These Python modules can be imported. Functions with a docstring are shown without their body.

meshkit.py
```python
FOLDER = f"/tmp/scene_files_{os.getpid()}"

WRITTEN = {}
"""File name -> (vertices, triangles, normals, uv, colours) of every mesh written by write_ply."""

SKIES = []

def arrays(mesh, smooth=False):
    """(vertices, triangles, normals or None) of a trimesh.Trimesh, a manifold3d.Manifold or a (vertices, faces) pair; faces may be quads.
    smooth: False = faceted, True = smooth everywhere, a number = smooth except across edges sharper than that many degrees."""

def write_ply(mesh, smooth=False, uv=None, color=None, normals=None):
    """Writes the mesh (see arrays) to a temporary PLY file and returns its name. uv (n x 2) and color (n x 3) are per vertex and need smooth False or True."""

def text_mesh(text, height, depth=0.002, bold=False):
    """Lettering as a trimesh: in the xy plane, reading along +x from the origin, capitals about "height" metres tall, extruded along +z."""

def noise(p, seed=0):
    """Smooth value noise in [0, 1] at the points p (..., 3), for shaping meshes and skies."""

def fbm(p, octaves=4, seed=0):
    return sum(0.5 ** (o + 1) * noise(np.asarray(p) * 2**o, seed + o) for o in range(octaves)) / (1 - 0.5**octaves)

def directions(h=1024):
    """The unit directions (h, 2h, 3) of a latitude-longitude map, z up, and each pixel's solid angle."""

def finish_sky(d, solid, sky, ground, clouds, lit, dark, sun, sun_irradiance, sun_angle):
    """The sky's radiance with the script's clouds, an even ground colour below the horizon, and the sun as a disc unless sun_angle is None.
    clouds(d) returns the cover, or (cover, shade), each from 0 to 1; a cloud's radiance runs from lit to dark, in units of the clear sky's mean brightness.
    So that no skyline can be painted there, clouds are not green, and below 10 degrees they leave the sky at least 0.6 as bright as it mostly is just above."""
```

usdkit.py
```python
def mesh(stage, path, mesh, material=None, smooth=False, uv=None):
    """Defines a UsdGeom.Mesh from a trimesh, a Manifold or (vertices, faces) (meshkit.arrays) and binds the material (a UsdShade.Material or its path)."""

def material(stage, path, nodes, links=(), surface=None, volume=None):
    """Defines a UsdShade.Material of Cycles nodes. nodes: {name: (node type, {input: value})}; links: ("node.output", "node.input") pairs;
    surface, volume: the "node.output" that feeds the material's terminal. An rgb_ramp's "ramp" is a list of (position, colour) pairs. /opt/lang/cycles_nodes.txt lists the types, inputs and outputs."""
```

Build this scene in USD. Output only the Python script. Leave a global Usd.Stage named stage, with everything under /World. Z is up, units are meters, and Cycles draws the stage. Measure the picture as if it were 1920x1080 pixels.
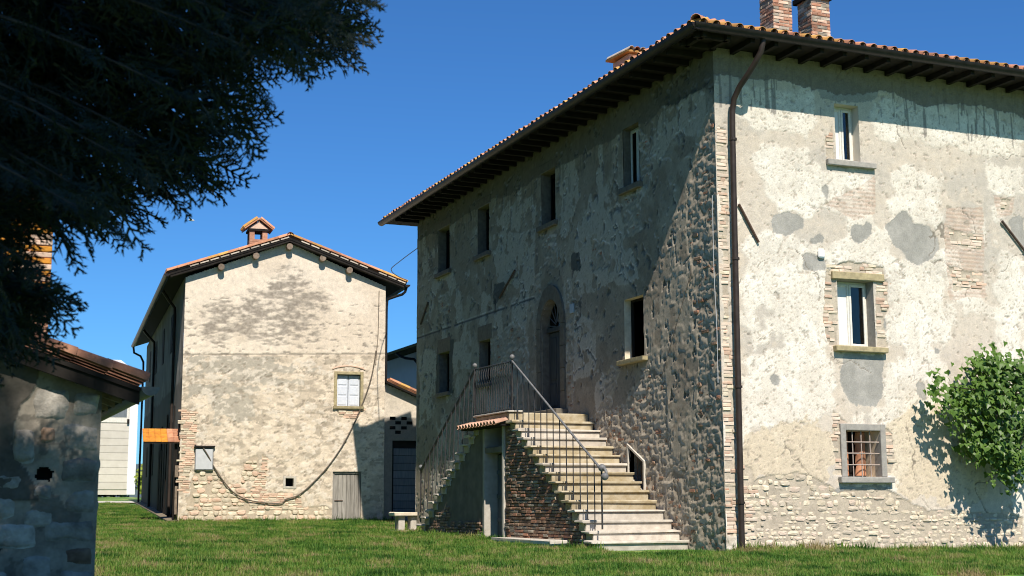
import math, random
import numpy as np, trimesh, usdkit
from scipy.spatial import ConvexHull
from scipy.ndimage import gaussian_filter
from pxr import Usd, UsdGeom, UsdLux, UsdShade, Sdf, Gf, Vt

stage = Usd.Stage.CreateInMemory()
UsdGeom.SetStageUpAxis(stage, 'Z'); UsdGeom.SetStageMetersPerUnit(stage, 1.0)
UsdGeom.Xform.Define(stage, '/World')
UsdGeom.Scope.Define(stage, '/World/Looks')

# ---------------------------------------------------------------- camera, sky, sun, exposure
CAM = np.array([-13.87, -22.89, 0.92])
YAW, PITCH, ROLL, FPX = 0.39364579, 0.15515744, -0.00365773, 2583.54
cam = UsdGeom.Camera.Define(stage, '/World/camera')
cam.CreateHorizontalApertureAttr(36.0)
cam.CreateFocalLengthAttr(36.0 * FPX / 1920)
cam.CreateExposureAttr(0.40)
cam.CreateFStopAttr(3.2); cam.CreateFocusDistanceAttr(27.0)
cy_, sy_, cp_, sp_ = math.cos(YAW), math.sin(YAW), math.cos(PITCH), math.sin(PITCH)
fwd = np.array([sy_ * cp_, cy_ * cp_, sp_]); rt = np.array([cy_, -sy_, 0.0]); up = np.cross(rt, fwd)
cr_, sr_ = math.cos(ROLL), math.sin(ROLL)
rt2, up2 = cr_ * rt + sr_ * up, -sr_ * rt + cr_ * up
m4 = Gf.Matrix4d(*[float(v) for v in (*rt2, 0, *up2, 0, *(-fwd), 0, *CAM, 1)])
cam.AddTransformOp().Set(m4)

SUN_TO = np.array([-0.145, -1.0, 1.13]); SUN_TO /= np.linalg.norm(SUN_TO)
elev = math.asin(SUN_TO[2]); rot = math.atan2(SUN_TO[0], SUN_TO[1])
sky = usdkit.material(stage, '/World/Looks/sky_look', {
    'sky': ('sky_texture', {'sky_type': 'single_scattering', 'sun_disc': False, 'sun_elevation': elev, 'sun_rotation': rot,
                            'altitude': 300.0, 'air_density': 1.0, 'aerosol_density': 0.12, 'ozone_density': 3.0}),
    'tone': ('mix', {'mix_type': 'multiply', 'fac': 1.0, 'color2': (.53, 1.14, 1.78)}), 'bg': ('background_shader', {'strength': 0.054})}, [('sky.color', 'tone.color1'), ('tone.color', 'bg.color')], surface='bg.background')
dome = UsdLux.DomeLight.Define(stage, '/World/sky')
UsdShade.MaterialBindingAPI.Apply(dome.GetPrim()).Bind(sky)
sun = UsdLux.DistantLight.Define(stage, '/World/sun')
sun.CreateIntensityAttr(1.25); sun.CreateAngleAttr(0.53); sun.CreateColorAttr(Gf.Vec3f(1.0, 0.92, 0.81))
sun.CreateNormalizeAttr(True)
zax = SUN_TO; xax = np.cross([0, 0, 1.0], zax); xax /= np.linalg.norm(xax); yax = np.cross(zax, xax)
UsdGeom.Xformable(sun).AddTransformOp().Set(Gf.Matrix4d(*[float(v) for v in (*xax, 0, *yax, 0, *zax, 0, 0, 0, 50, 1)]))

# ---------------------------------------------------------------- helpers
R = np.random.default_rng(7)
_LAT = np.random.default_rng(99).random((512, 512))

def N2(x, y, seed=0, octv=1):
    """lattice noise in [0,1]"""
    x = np.asarray(x, float) + 17.31 * seed + 40; y = np.asarray(y, float) + 9.77 * seed + 40
    tot = 0.0; amp = 1.0; s = 0.0
    for o in range(octv):
        ix = np.floor(x).astype(int); iy = np.floor(y).astype(int); fx = x - ix; fy = y - iy
        fx = fx * fx * (3 - 2 * fx); fy = fy * fy * (3 - 2 * fy)
        a = _LAT[ix & 511, iy & 511]; b = _LAT[(ix + 1) & 511, iy & 511]; c = _LAT[ix & 511, (iy + 1) & 511]; d = _LAT[(ix + 1) & 511, (iy + 1) & 511]
        tot = tot + amp * ((a * (1 - fx) + b * fx) * (1 - fy) + (c * (1 - fx) + d * fx) * fy)
        s += amp; amp *= 0.5; x = x * 2.03 + 5.2; y = y * 2.03 + 1.3
    return tot / s

def sstep(a, b, x):
    t = np.clip((x - a) / (b - a), 0, 1); return t * t * (3 - 2 * t)

def inpoly(poly, x, y):
    p = np.asarray(poly, float); r = np.zeros(np.shape(x), bool); j = len(p) - 1
    for i in range(len(p)):
        xi, yi = p[i]; xj, yj = p[j]
        if yi != yj:
            r ^= ((yi > y) != (yj > y)) & (x < (xj - xi) * (y - yi) / (yj - yi) + xi)
        j = i
    return r

class MB:
    def __init__(s): s.v = []; s.f = []; s.n = 0
    def add(s, v, f):
        v = np.asarray(v, float); f = np.asarray(f, int)
        if f.shape[1] == 4: f = np.vstack([f[:, [0, 1, 2]], f[:, [0, 2, 3]]])
        s.v.append(v); s.f.append(f + s.n); s.n += len(v); return s
    def addm(s, m): return s.add(*m)
    def get(s): return np.vstack(s.v), np.vstack(s.f)

def hull(p):
    p = np.asarray(p, float); h = ConvexHull(p); idx = np.unique(h.simplices); mp = np.zeros(len(p), int); mp[idx] = np.arange(len(idx))
    v = p[idx]; f = mp[h.simplices]; c = v.mean(0)
    nn = np.cross(v[f[:, 1]] - v[f[:, 0]], v[f[:, 2]] - v[f[:, 0]])
    flip = ((v[f[:, 0]] - c) * nn).sum(1) < 0; f[flip] = f[flip][:, ::-1]
    return v, f

class Fr:
    """a wall's own frame: u along it, z up, n outward"""
    def __init__(s, O, U, N): s.O = np.array(O, float); s.U = np.array(U, float); s.N = np.array(N, float); s.flip = np.cross(s.U, [0, 0, 1.0]) @ s.N < 0
    def P(s, u, z, n):
        u, z, n = np.broadcast_arrays(np.asarray(u, float), np.asarray(z, float), np.asarray(n, float))
        return s.O + u[..., None] * s.U + z[..., None] * np.array([0, 0, 1.0]) + n[..., None] * s.N

WORLD = Fr((0, 0, 0), (1, 0, 0), (0, -1, 0))

def box(fr, u0, u1, z0, z1, n0, n1, ch=0.0, jit=0.0, rng=R):
    if ch <= 0:
        q = [(u, z, n) for u in (u0, u1) for z in (z0, z1) for n in (n0, n1)]
    else:
        q = []
        for u, su in ((u0, 1), (u1, -1)):
            for z, sz in ((z0, 1), (z1, -1)):
                for n, sn in ((n0, 1), (n1, -1)):
                    q += [(u, z + sz * ch, n + sn * ch), (u + su * ch, z, n + sn * ch), (u + su * ch, z + sz * ch, n)]
    q = np.array(q, float)
    if jit: q += rng.normal(0, jit, q.shape)
    return hull(fr.P(q[:, 0], q[:, 1], q[:, 2]))

def tube(points, radii, sides=8, caps=True):
    p = np.asarray(points, float); k = len(p)
    t = np.gradient(p, axis=0); t /= np.linalg.norm(t, axis=1, keepdims=True) + 1e-12
    ref = np.array([0.3, 0.5, 0.81]) if abs(t[0] @ np.array([0.3, 0.5, 0.81])) < .95 else np.array([1.0, 0, 0])
    a = np.cross(t, ref); a /= np.linalg.norm(a, axis=1, keepdims=True); b = np.cross(t, a)
    an = np.arange(sides) * 2 * np.pi / sides
    r = np.broadcast_to(radii, (k,))[:, None, None]
    v = (p[:, None] + r * (np.cos(an)[None, :, None] * a[:, None] + np.sin(an)[None, :, None] * b[:, None])).reshape(-1, 3)
    i, j = np.meshgrid(np.arange(k - 1), np.arange(sides), indexing='ij')
    f = np.stack([i * sides + j, i * sides + (j + 1) % sides, (i + 1) * sides + (j + 1) % sides, (i + 1) * sides + j], -1).reshape(-1, 4)
    f = np.vstack([f[:, [0, 1, 2]], f[:, [0, 2, 3]]])[:, ::-1]
    if caps:
        v = np.vstack([v, p[0], p[-1]]); n = k * sides; jj = np.arange(sides)
        f = np.vstack([f, np.stack([np.full(sides, n), (jj + 1) % sides, jj], 1)[:, ::-1], np.stack([np.full(sides, n + 1), (k - 1) * sides + jj, (k - 1) * sides + (jj + 1) % sides], 1)[:, ::-1]])
    return v, f

def smooth_path(pts, n=24):
    pts = np.asarray(pts, float); d = np.r_[0, np.cumsum(np.linalg.norm(np.diff(pts, axis=0), axis=1))]
    from scipy.interpolate import PchipInterpolator
    return PchipInterpolator(d, pts)(np.linspace(0, d[-1], n))

USED = {}; LOC = {}
def numbered(parent, name):
    k = USED.get((parent, name), 0); USED[(parent, name)] = k + 1
    return name if k == 0 else f'{name}_{k:03d}'
def tag(prim, label=None, cat=None, group=None, kind=None):
    for k, v in (('label', label), ('category', cat), ('group', group), ('kind', kind)):
        if v: prim.SetCustomDataByKey(k, v)
    return prim
def thing(name, label, cat, loc=(0, 0, 0), group=None, kind=None):
    path = '/World/' + numbered('/World', name)
    x = UsdGeom.Xform.Define(stage, path); x.AddTranslateOp().Set(Gf.Vec3d(*map(float, loc))); LOC[path] = np.array(loc, float)
    tag(x.GetPrim(), label, cat, group, kind); return path
def add(parent, name, mesh, mat, smooth=False, label=None, cat=None, group=None, kind=None, tint=None):
    """one Mesh prim from a (vertices, faces) pair given in world coordinates"""
    if isinstance(mesh, MB): mesh = mesh.get()
    parent = parent or '/World'; path = parent + '/' + numbered(parent, name)
    root = '/'.join(path.split('/')[:3]); off = LOC.get(root, np.zeros(3))
    v = np.asarray(mesh[0], float) - off
    m = usdkit.mesh(stage, path, (v, mesh[1]), mat, smooth=smooth)
    if tint is not None:
        UsdGeom.PrimvarsAPI(m).CreatePrimvar('tint', Sdf.ValueTypeNames.Float3Array, 'vertex').Set(Vt.Vec3fArray.FromNumpy(np.asarray(tint, np.float32)))
    tag(m.GetPrim(), label, cat, group, kind); return path

# ---------------------------------------------------------------- materials
def lin(*c): return tuple(c)
def look(name, nodes, links, surface='p.BSDF'): return usdkit.material(stage, '/World/Looks/' + name, nodes, links, surface=surface)

def plain(name, a, b, scale=6.0, rough=0.85, bump=0.3, dist=0.01, metallic=0.0, vary=0.25, stretch=(1, 1, 1), detail=6.0):
    """two tones mixed by noise, with fine relief and a tone of its own for every piece"""
    return look(name, {
        'g': ('geometry', {}), 'mp': ('mapping', {'scale': tuple(scale * s for s in stretch)}),
        'n': ('noise_texture', {'scale': 1.0, 'detail': detail, 'roughness': 0.62}),
        'r': ('rgb_ramp', {'ramp': [(0.32, a), (0.68, b)]}),
        'o': ('object_info', {}), 'ad': ('math', {'math_type': 'add'}), 'fr': ('math', {'math_type': 'fraction'}),
        'mr': ('map_range', {'from_min': 0.0, 'from_max': 1.0, 'to_min': 1 - vary, 'to_max': 1 + vary}),
        'mu': ('vector_math', {'math_type': 'scale'}),
        'n2': ('noise_texture', {'scale': 5.0, 'detail': 4.0}),
        'b': ('bump', {'strength': bump, 'distance': dist}), 'p': ('principled_bsdf', {'roughness': rough, 'metallic': metallic, 'specular_ior_level': 0.25})},
        [('g.position', 'mp.vector'), ('mp.vector', 'n.vector'), ('n.fac', 'r.fac'), ('o.random', 'ad.value1'), ('g.random_per_island', 'ad.value2'), ('ad.value', 'fr.value1'),
         ('fr.value', 'mr.value'), ('r.color', 'mu.vector1'), ('mr.result', 'mu.scale'), ('mu.vector', 'p.base_color'), ('mp.vector', 'n2.vector'), ('n2.fac', 'b.height'), ('b.normal', 'p.normal')])

def plaster(name, fine=38.0, bump=0.5, dist=0.012, var=0.22):
    """colour laid out per vertex, fine grain and relief from noise"""
    return look(name, {
        'at': ('attribute', {'attribute': 'tint'}), 'g': ('geometry', {}),
        'n': ('noise_texture', {'scale': fine, 'detail': 5.0, 'roughness': 0.65}), 'n3': ('noise_texture', {'scale': 7.0, 'detail': 8.0, 'roughness': 0.7}),
        'av': ('math', {'math_type': 'add'}), 'mr': ('map_range', {'from_min': 0.7, 'from_max': 1.3, 'to_min': 1 - var, 'to_max': 1 + var}),
        'mu': ('vector_math', {'math_type': 'scale'}), 'b': ('bump', {'strength': bump, 'distance': dist}),
        'p': ('principled_bsdf', {'roughness': 0.92, 'specular_ior_level': 0.15, 'diffuse_roughness': 0.6})},
        [('g.position', 'n.vector'), ('g.position', 'n3.vector'), ('n.fac', 'av.value1'), ('n3.fac', 'av.value2'), ('av.value', 'mr.value'), ('at.color', 'mu.vector1'), ('mr.result', 'mu.scale'),
         ('mu.vector', 'p.base_color'), ('n.fac', 'b.height'), ('b.normal', 'p.normal')])

M = {}
M['plaster'] = plaster('aged_plaster')
M['rough_plaster'] = plaster('rough_plaster', fine=30, bump=0.5, dist=0.004)
M['brick'] = plain('old_brick', (.34, .15, .09), (.46, .27, .18), 9, vary=.4)
M['brick_pale'] = plain('pale_brick', (.58, .38, .27), (.66, .50, .38), 9, vary=.25)
M['brick_dark'] = plain('dusty_brick', (.17, .105, .07), (.33, .225, .155), 9, vary=.4, bump=.5)
M['stone_warm'] = plain('warm_stone', (.50, .42, .30), (.66, .58, .45), 8, vary=.22, bump=.5)
M['stone_buff'] = plain('buff_rubble', (.40, .34, .26), (.56, .49, .385), 8, vary=.25, bump=.6)
M['stone_grey'] = plain('grey_rubble', (.24, .205, .16), (.46, .40, .315), 8, vary=.35, bump=.6)
M['pietra'] = plain('grey_sandstone', (.26, .245, .22), (.36, .34, .30), 14, vary=.06)
M['pietra_lichen'] = plain('lichen_sandstone', (.24, .20, .12), (.42, .35, .20), 10, vary=.1)
M['step'] = plain('step_stone', (.40, .355, .295), (.58, .525, .445), 5, vary=.14, bump=.4)
M['step_ochre'] = plain('lichen_step_stone', (.30, .235, .13), (.47, .41, .30), 5, vary=.14, bump=.4)
M['tile'] = plain('terracotta_tile', (.36, .15, .085), (.52, .27, .155), 7, vary=.3, bump=.4)
M['tile_lichen'] = plain('lichen_tile', (.42, .20, .07), (.56, .33, .09), 9, vary=.25, bump=.4)
M['tile_orange'] = plain('orange_lichen_tile', (.46, .15, .03), (.60, .27, .03), 9, vary=.15)
M['tavella'] = plain('pale_tavella', (.40, .33, .26), (.60, .53, .44), 9, vary=.3)
M['wood_dark'] = plain('dark_timber', (.008, .0065, .0055), (.020, .016, .013), 6, stretch=(1, 1, .2), vary=.3)
M['wood_grey'] = plain('weathered_timber', (.20, .185, .16), (.36, .335, .295), 9, stretch=(3, 3, .25), vary=.12)
M['wood_blue'] = plain('blue_grey_boards', (.10, .12, .135), (.17, .19, .205), 9, stretch=(3, 3, .25), vary=.15)
M['beam_end'] = plain('beam_end', (.14, .105, .075), (.26, .20, .15), 12, vary=.2)
M['white_paint'] = plain('white_paint', (.60, .57, .50), (.74, .71, .64), 14, rough=.5, bump=.12, vary=.04)
M['blue_white'] = plain('pale_blue_paint', (.54, .57, .63), (.64, .67, .72), 14, rough=.6, bump=.1, vary=.04)
M['metal_dark'] = plain('dark_copper', (.014, .013, .013), (.030, .026, .025), 8, rough=.45, bump=.1, metallic=.3, vary=.05)
M['metal_brown'] = plain('brown_pipe', (.026, .019, .016), (.046, .033, .027), 5, rough=.5, bump=.1, vary=.05)
M['iron'] = plain('wrought_iron', (.028, .027, .027), (.06, .057, .057), 20, rough=.5, bump=.2, vary=.1)
M['iron_rust'] = plain('rusty_iron', (.06, .04, .03), (.12, .075, .05), 20, rough=.8, vary=.1)
M['iron_pale'] = plain('pale_rusted_bars', (.32, .25, .20), (.44, .36, .31), 24, rough=.7, vary=.1)
M['zinc'] = plain('grey_zinc', (.12, .12, .12), (.20, .20, .20), 12, rough=.5, bump=.1, vary=.05)
M['cabinet'] = plain('grey_cabinet', (.46, .47, .48), (.54, .55, .56), 5, rough=.5, bump=.05, vary=.03)
M['cable'] = plain('brown_cable', (.10, .08, .06), (.16, .13, .10), 10, rough=.6, vary=.05)
M['tile_pink'] = plain('pink_awning_tile', (.44, .25, .17), (.58, .37, .27), 7, vary=.2, bump=.4)
M['brick_wash'] = plain('limewashed_brick', (.58, .45, .35), (.66, .56, .45), 9, vary=.12)
M['dirt'] = plain('dry_earth', (.16, .13, .09), (.26, .21, .15), 6, vary=.1)
M['wood_door'] = plain('dark_door_boards', (.045, .048, .05), (.10, .105, .105), 9, stretch=(3, 3, .25), vary=.1)
M['surround'] = plain('dark_window_surround', (.12, .105, .085), (.20, .18, .145), 9, vary=.08)
M['tile_dark'] = plain('dark_old_tile', (.17, .075, .045), (.29, .15, .095), 7, vary=.3, bump=.4)
M['black'] = plain('dark_inside', (.012, .012, .012), (.02, .02, .02), 3, vary=.1)
M['concrete'] = plain('pale_concrete', (.42, .38, .32), (.56, .52, .45), 6, vary=.12)
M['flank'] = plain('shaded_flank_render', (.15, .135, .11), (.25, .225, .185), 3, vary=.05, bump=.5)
M['gravel'] = plain('pale_gravel', (.46, .42, .36), (.62, .58, .51), 30, vary=.05, bump=.6)
M['white_panel'] = plain('cream_cladding', (.52, .48, .41), (.58, .54, .47), 3, rough=.6, bump=.08, vary=.06)
M['white_roof'] = plain('white_sheet', (.74, .76, .78), (.80, .81, .82), 3, rough=.5, bump=.05, vary=.03)
M['white_wall'] = plain('pale_blue_white_wall', (.74, .75, .77), (.80, .81, .82), 4, vary=.04)
M['cream_wall'] = plain('cream_render', (.60, .54, .45), (.68, .62, .53), 3, vary=.04)
M['block'] = plain('tuff_block', (.15, .135, .115), (.37, .34, .295), 7, vary=.3, bump=.9)
M['bark'] = plain('conifer_bark', (.03, .022, .016), (.06, .045, .034), 12, stretch=(1, 1, .2), vary=.1, bump=.8)
M['curtain'] = plain('white_pane_fill', (.66, .65, .62), (.74, .73, .70), 4, stretch=(8, 8, .3), vary=.02)
M['plaque'] = plain('white_enamel', (.72, .71, .68), (.78, .77, .74), 9, rough=.3, bump=.02, vary=.02)
M['blue_plate'] = plain('pale_blue_plate', (.30, .38, .44), (.36, .44, .50), 9, rough=.4, bump=.02, vary=.02)
M['glass'] = look('window_glass', {'t': ('transparent_bsdf', {'color': (.93, .95, .95)}), 'g': ('glossy_bsdf', {'roughness': .05, 'color': (.62, .55, .48)}), 'f': ('fresnel', {'IOR': 1.5}), 'm': ('mix_closure', {})},
                  [('f.fac', 'm.fac'), ('t.BSDF', 'm.closure1'), ('g.BSDF', 'm.closure2')], 'm.closure')

def foliage(name, a, b, trans=.35, tcol=None, rough=.5):
    return look(name, {'g': ('geometry', {}), 'o': ('object_info', {}), 'ad': ('math', {'math_type': 'add'}), 'fr': ('math', {'math_type': 'fraction'}),
        'n': ('noise_texture', {'scale': 1.7, 'detail': 3.0}), 'ad2': ('math', {'math_type': 'multiply_add', 'value2': .55}), 'r': ('rgb_ramp', {'ramp': [(0.15, a), (0.95, b)]}),
        'p': ('principled_bsdf', {'roughness': rough, 'specular_ior_level': .3}), 't': ('translucent_bsdf', {'color': tcol or b}), 'm': ('mix_closure', {'fac': trans})},
        [('g.position', 'n.vector'), ('o.random', 'ad.value1'), ('g.random_per_island', 'ad.value2'), ('ad.value', 'fr.value1'), ('fr.value', 'ad2.value1'), ('n.fac', 'ad2.value3'), ('ad2.value', 'r.fac'),
         ('r.color', 'p.base_color'), ('p.BSDF', 'm.closure1'), ('t.BSDF', 'm.closure2')], 'm.closure')
M['conifer'] = foliage('conifer_foliage', (.005, .009, .006), (.013, .021, .011), .08)
M['vine'] = foliage('vine_leaf', (.012, .034, .008), (.10, .18, .030), .25, (.10, .20, .025), .4)
M['bush'] = foliage('bush_leaf', (.14, .20, .03), (.30, .36, .05), .3)
M['far_tree'] = foliage('far_tree', (.04, .06, .03), (.07, .09, .05), .1)

def grassmat(name, blade):
    nodes = {'nm': ('math', {'math_type': 'multiply_add', 'value2': 1.7, 'value3': -.36}), 'g': ('geometry', {}), 'n': ('noise_texture', {'scale': .8, 'detail': 5.0, 'roughness': .7}), 'n2': ('noise_texture', {'scale': 5.0, 'detail': 5.0}),
        'ad': ('math', {'math_type': 'multiply_add', 'value2': .25}), 'sb': ('math', {'math_type': 'multiply_add', 'value2': .20}), 'o': ('object_info', {}),
        'r': ('rgb_ramp', {'ramp': [(.47, (.022, .070, .009)), (.58, (.055, .150, .018)), (.69, (.120, .235, .032)), (.81, (.21, .265, .055)), (.93, (.33, .27, .13))]}),
        'p': ('principled_bsdf', {'roughness': .6, 'specular_ior_level': .25})}
    links = [('g.position', 'n.vector'), ('g.position', 'n2.vector'), ('n2.fac', 'ad.value1'), ('n.fac', 'nm.value1'), ('nm.value', 'ad.value3'), ('r.color', 'p.base_color')]
    if blade:
        nodes['t'] = ('translucent_bsdf', {}); nodes['m'] = ('mix_closure', {'fac': .35})
        links += [('ad.value', 'sb.value3'), ('o.random', 'sb.value1'), ('sb.value', 'r.fac'), ('r.color', 't.color'), ('p.BSDF', 'm.closure1'), ('t.BSDF', 'm.closure2')]
        return look(name, nodes, links, 'm.closure')
    nodes['sb'] = ('math', {'math_type': 'add', 'value2': .02}); nodes.pop('o')
    return look(name, nodes, links + [('ad.value', 'sb.value1'), ('sb.value', 'r.fac')])
M['grass'] = grassmat('grass_blade', True)
M['turf'] = grassmat('turf_ground', False)
M['hill'] = plain('far_hill', (.07, .10, .11), (.10, .13, .13), .004, vary=.02)

# ---------------------------------------------------------------- ground
def gz(x, y):
    x = np.asarray(x, float); y = np.asarray(y, float)
    z = .013 * np.clip(y, -60, 26) - .014 * np.clip(x, 0, 40) + .030 * np.clip(y - 26, 0, 34)
    return z
def gzr(x, y): return gz(x, y) + .05 * (N2(x * .7, y * .7, 3, 3) - .5)
def ground():
    xs = np.r_[-4000, -1200, -400, -150, -80, -45, np.arange(-28, 24, .4), 40, 80, 150, 400, 1200, 4000]
    ys = np.r_[-400, -120, -60, np.arange(-30, 30, .4), np.arange(30, 75, 1.5), 90, 140, 300, 800, 2000, 6000]
    X, Y = np.meshgrid(xs, ys, indexing='ij'); Z = gzr(X, Y)
    k, l = X.shape; i, j = np.meshgrid(np.arange(k - 1), np.arange(l - 1), indexing='ij')
    f = np.stack([i * l + j, (i + 1) * l + j, (i + 1) * l + j + 1, i * l + j + 1], -1).reshape(-1, 4)
    add('/World', 'ground', (np.stack([X, Y, Z], -1).reshape(-1, 3), np.vstack([f[:, [0, 1, 2]], f[:, [0, 2, 3]]])), M['turf'], True, kind='structure')
ground()
def strip(name, pts, w, mat, lift=.03, **kw):
    pts = np.asarray(pts, float); n = 40
    c = np.stack([np.interp(np.linspace(0, 1, n), np.linspace(0, 1, len(pts)), pts[:, k]) for k in (0, 1)], 1)
    t = np.gradient(c, axis=0); t /= np.linalg.norm(t, axis=1, keepdims=True); s = np.stack([-t[:, 1], t[:, 0]], 1) * w / 2
    L, Rr = c + s, c - s
    q = np.vstack([L, Rr]); v = np.c_[q, gz(q[:, 0], q[:, 1]) + lift]; i = np.arange(n - 1)
    add('/World', name, (v, np.vstack([np.stack([i, i + n, i + n + 1], 1), np.stack([i, i + n + 1, i + 1], 1)])), mat, **kw)
strip('gravel_road', [(-40, 49.5), (-4.6, 48.8)], 3.0, M['gravel'], .05, kind='structure')
hx = np.linspace(-5000, 3000, 160)
hh = 60 + 330 * N2(hx / 1500, hx * 0, 5, 4)
hv = np.vstack([np.c_[hx, np.full(160, 5500.), np.full(160, -5)], np.c_[hx, np.full(160, 6200.), hh], np.c_[hx, np.full(160, 7500.), np.full(160, -5)]])
hi = np.arange(159); hf = np.vstack([np.stack([hi + a, hi + 1 + a, hi + 161 + a, hi + 160 + a], 1) for a in (0, 160)])
hb = MB(); hb.add(hv, hf); add('/World', 'hills', hb, M['hill'], True, kind='structure')

# ---------------------------------------------------------------- walls laid out as fine sheets
def masks(D, keys, u, z, warp=.09, seed=0):
    wu = u + warp * 2 * (N2(u * 2.1, z * 2.1, seed + 1, 4) - .5); wz = z + warp * 2 * (N2(u * 2.1, z * 2.1, seed + 2, 4) - .5)
    out = []
    for k in keys:
        m = np.zeros(np.shape(u), bool)
        for p in D.get(k, []):
            a = np.array(p); lo, hi_ = a.min(0) - .3, a.max(0) + .3
            if np.ndim(u) == 0 or u.size < 4: m |= inpoly(p, wu, wz)
            else:
                s = (u > lo[0]) & (u < hi_[0]) & (z > lo[1]) & (z < hi_[1])
                if s.any(): m[s] |= inpoly(p, wu[s], wz[s])
        out.append(m)
    return out
def wall_sheet(fr, us, zs, holes, surf, top=None):
    U, Z = np.meshgrid(us, zs, indexing='ij')
    col, dn = surf(U, Z)
    v = fr.P(U, Z, dn).reshape(-1, 3); k, l = U.shape
    i, j = np.meshgrid(np.arange(k - 1), np.arange(l - 1), indexing='ij')
    cu, cz = (us[:-1, None] + us[1:, None]) / 2 + 0 * Z[:-1, :-1], (zs[None, :-1] + zs[None, 1:]) / 2 + 0 * Z[:-1, :-1]
    keep = np.ones(cu.shape, bool)
    for h in holes: keep &= ~inpoly(h, cu, cz)
    if top is not None: keep &= cz < top(cu)
    i, j = i[keep], j[keep]
    f = np.stack([i * l + j, (i + 1) * l + j, (i + 1) * l + j + 1, i * l + j + 1], -1)
    if fr.flip: f = f[:, ::-1]
    f = np.vstack([f[:, [0, 1, 2]], f[:, [0, 2, 3]]])
    used = np.unique(f); mp = np.zeros(k * l, int); mp[used] = np.arange(len(used))
    return (v[used], mp[f]), col.reshape(-1, 3)[used]
def axis(a, b, step, brk=()):
    pts = sorted({a, b, *[x for x in brk if a < x < b]}); out = []
    for p, q in zip(pts[:-1], pts[1:]): out.append(np.linspace(p, q, max(2, int(round((q - p) / step)) + 1))[:-1])
    return np.r_[np.concatenate(out), b]
def rect(u0, u1, z0, z1): return [(u0, z0), (u1, z0), (u1, z1), (u0, z1)]
def C3(*c): return np.array(c, float)
def lay(col, m, c):
    m = np.asarray(m, float)[..., None]; return col * (1 - m) + np.asarray(c) * m

def piece_brick(fr, u, z, w, h, n0, n1, rng):
    """a worn brick: sides plus a chamfered, uneven face"""
    j = lambda s: rng.normal(0, s, 4)
    du, dz = np.array([-1, 1, 1, -1.]) * w / 2, np.array([-1, -1, 1, 1.]) * h / 2
    c = min(.009, h * .16)
    a = np.stack([u + du + j(.002), z + dz + j(.002), np.full(4, n0)], 1)
    b = np.stack([a[:, 0], a[:, 1], n1 - c + j(.002)], 1)
    d = np.stack([u + du * (1 - 2 * c / w) + j(.002), z + dz * (1 - 2 * c / h) + j(.002), n1 + j(.003)], 1)
    q = np.vstack([a, b, d]); f = []
    for r0 in (0, 4):
        for k in range(4): f.append((r0 + k, r0 + (k + 1) % 4, r0 + 4 + (k + 1) % 4, r0 + 4 + k))
    f.append((8, 9, 10, 11)); f = np.array(f)
    if fr.flip: f = f[:, ::-1]
    return fr.P(q[:, 0], q[:, 1], q[:, 2]), np.vstack([f[:, [0, 1, 2]], f[:, [0, 2, 3]]])
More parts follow.
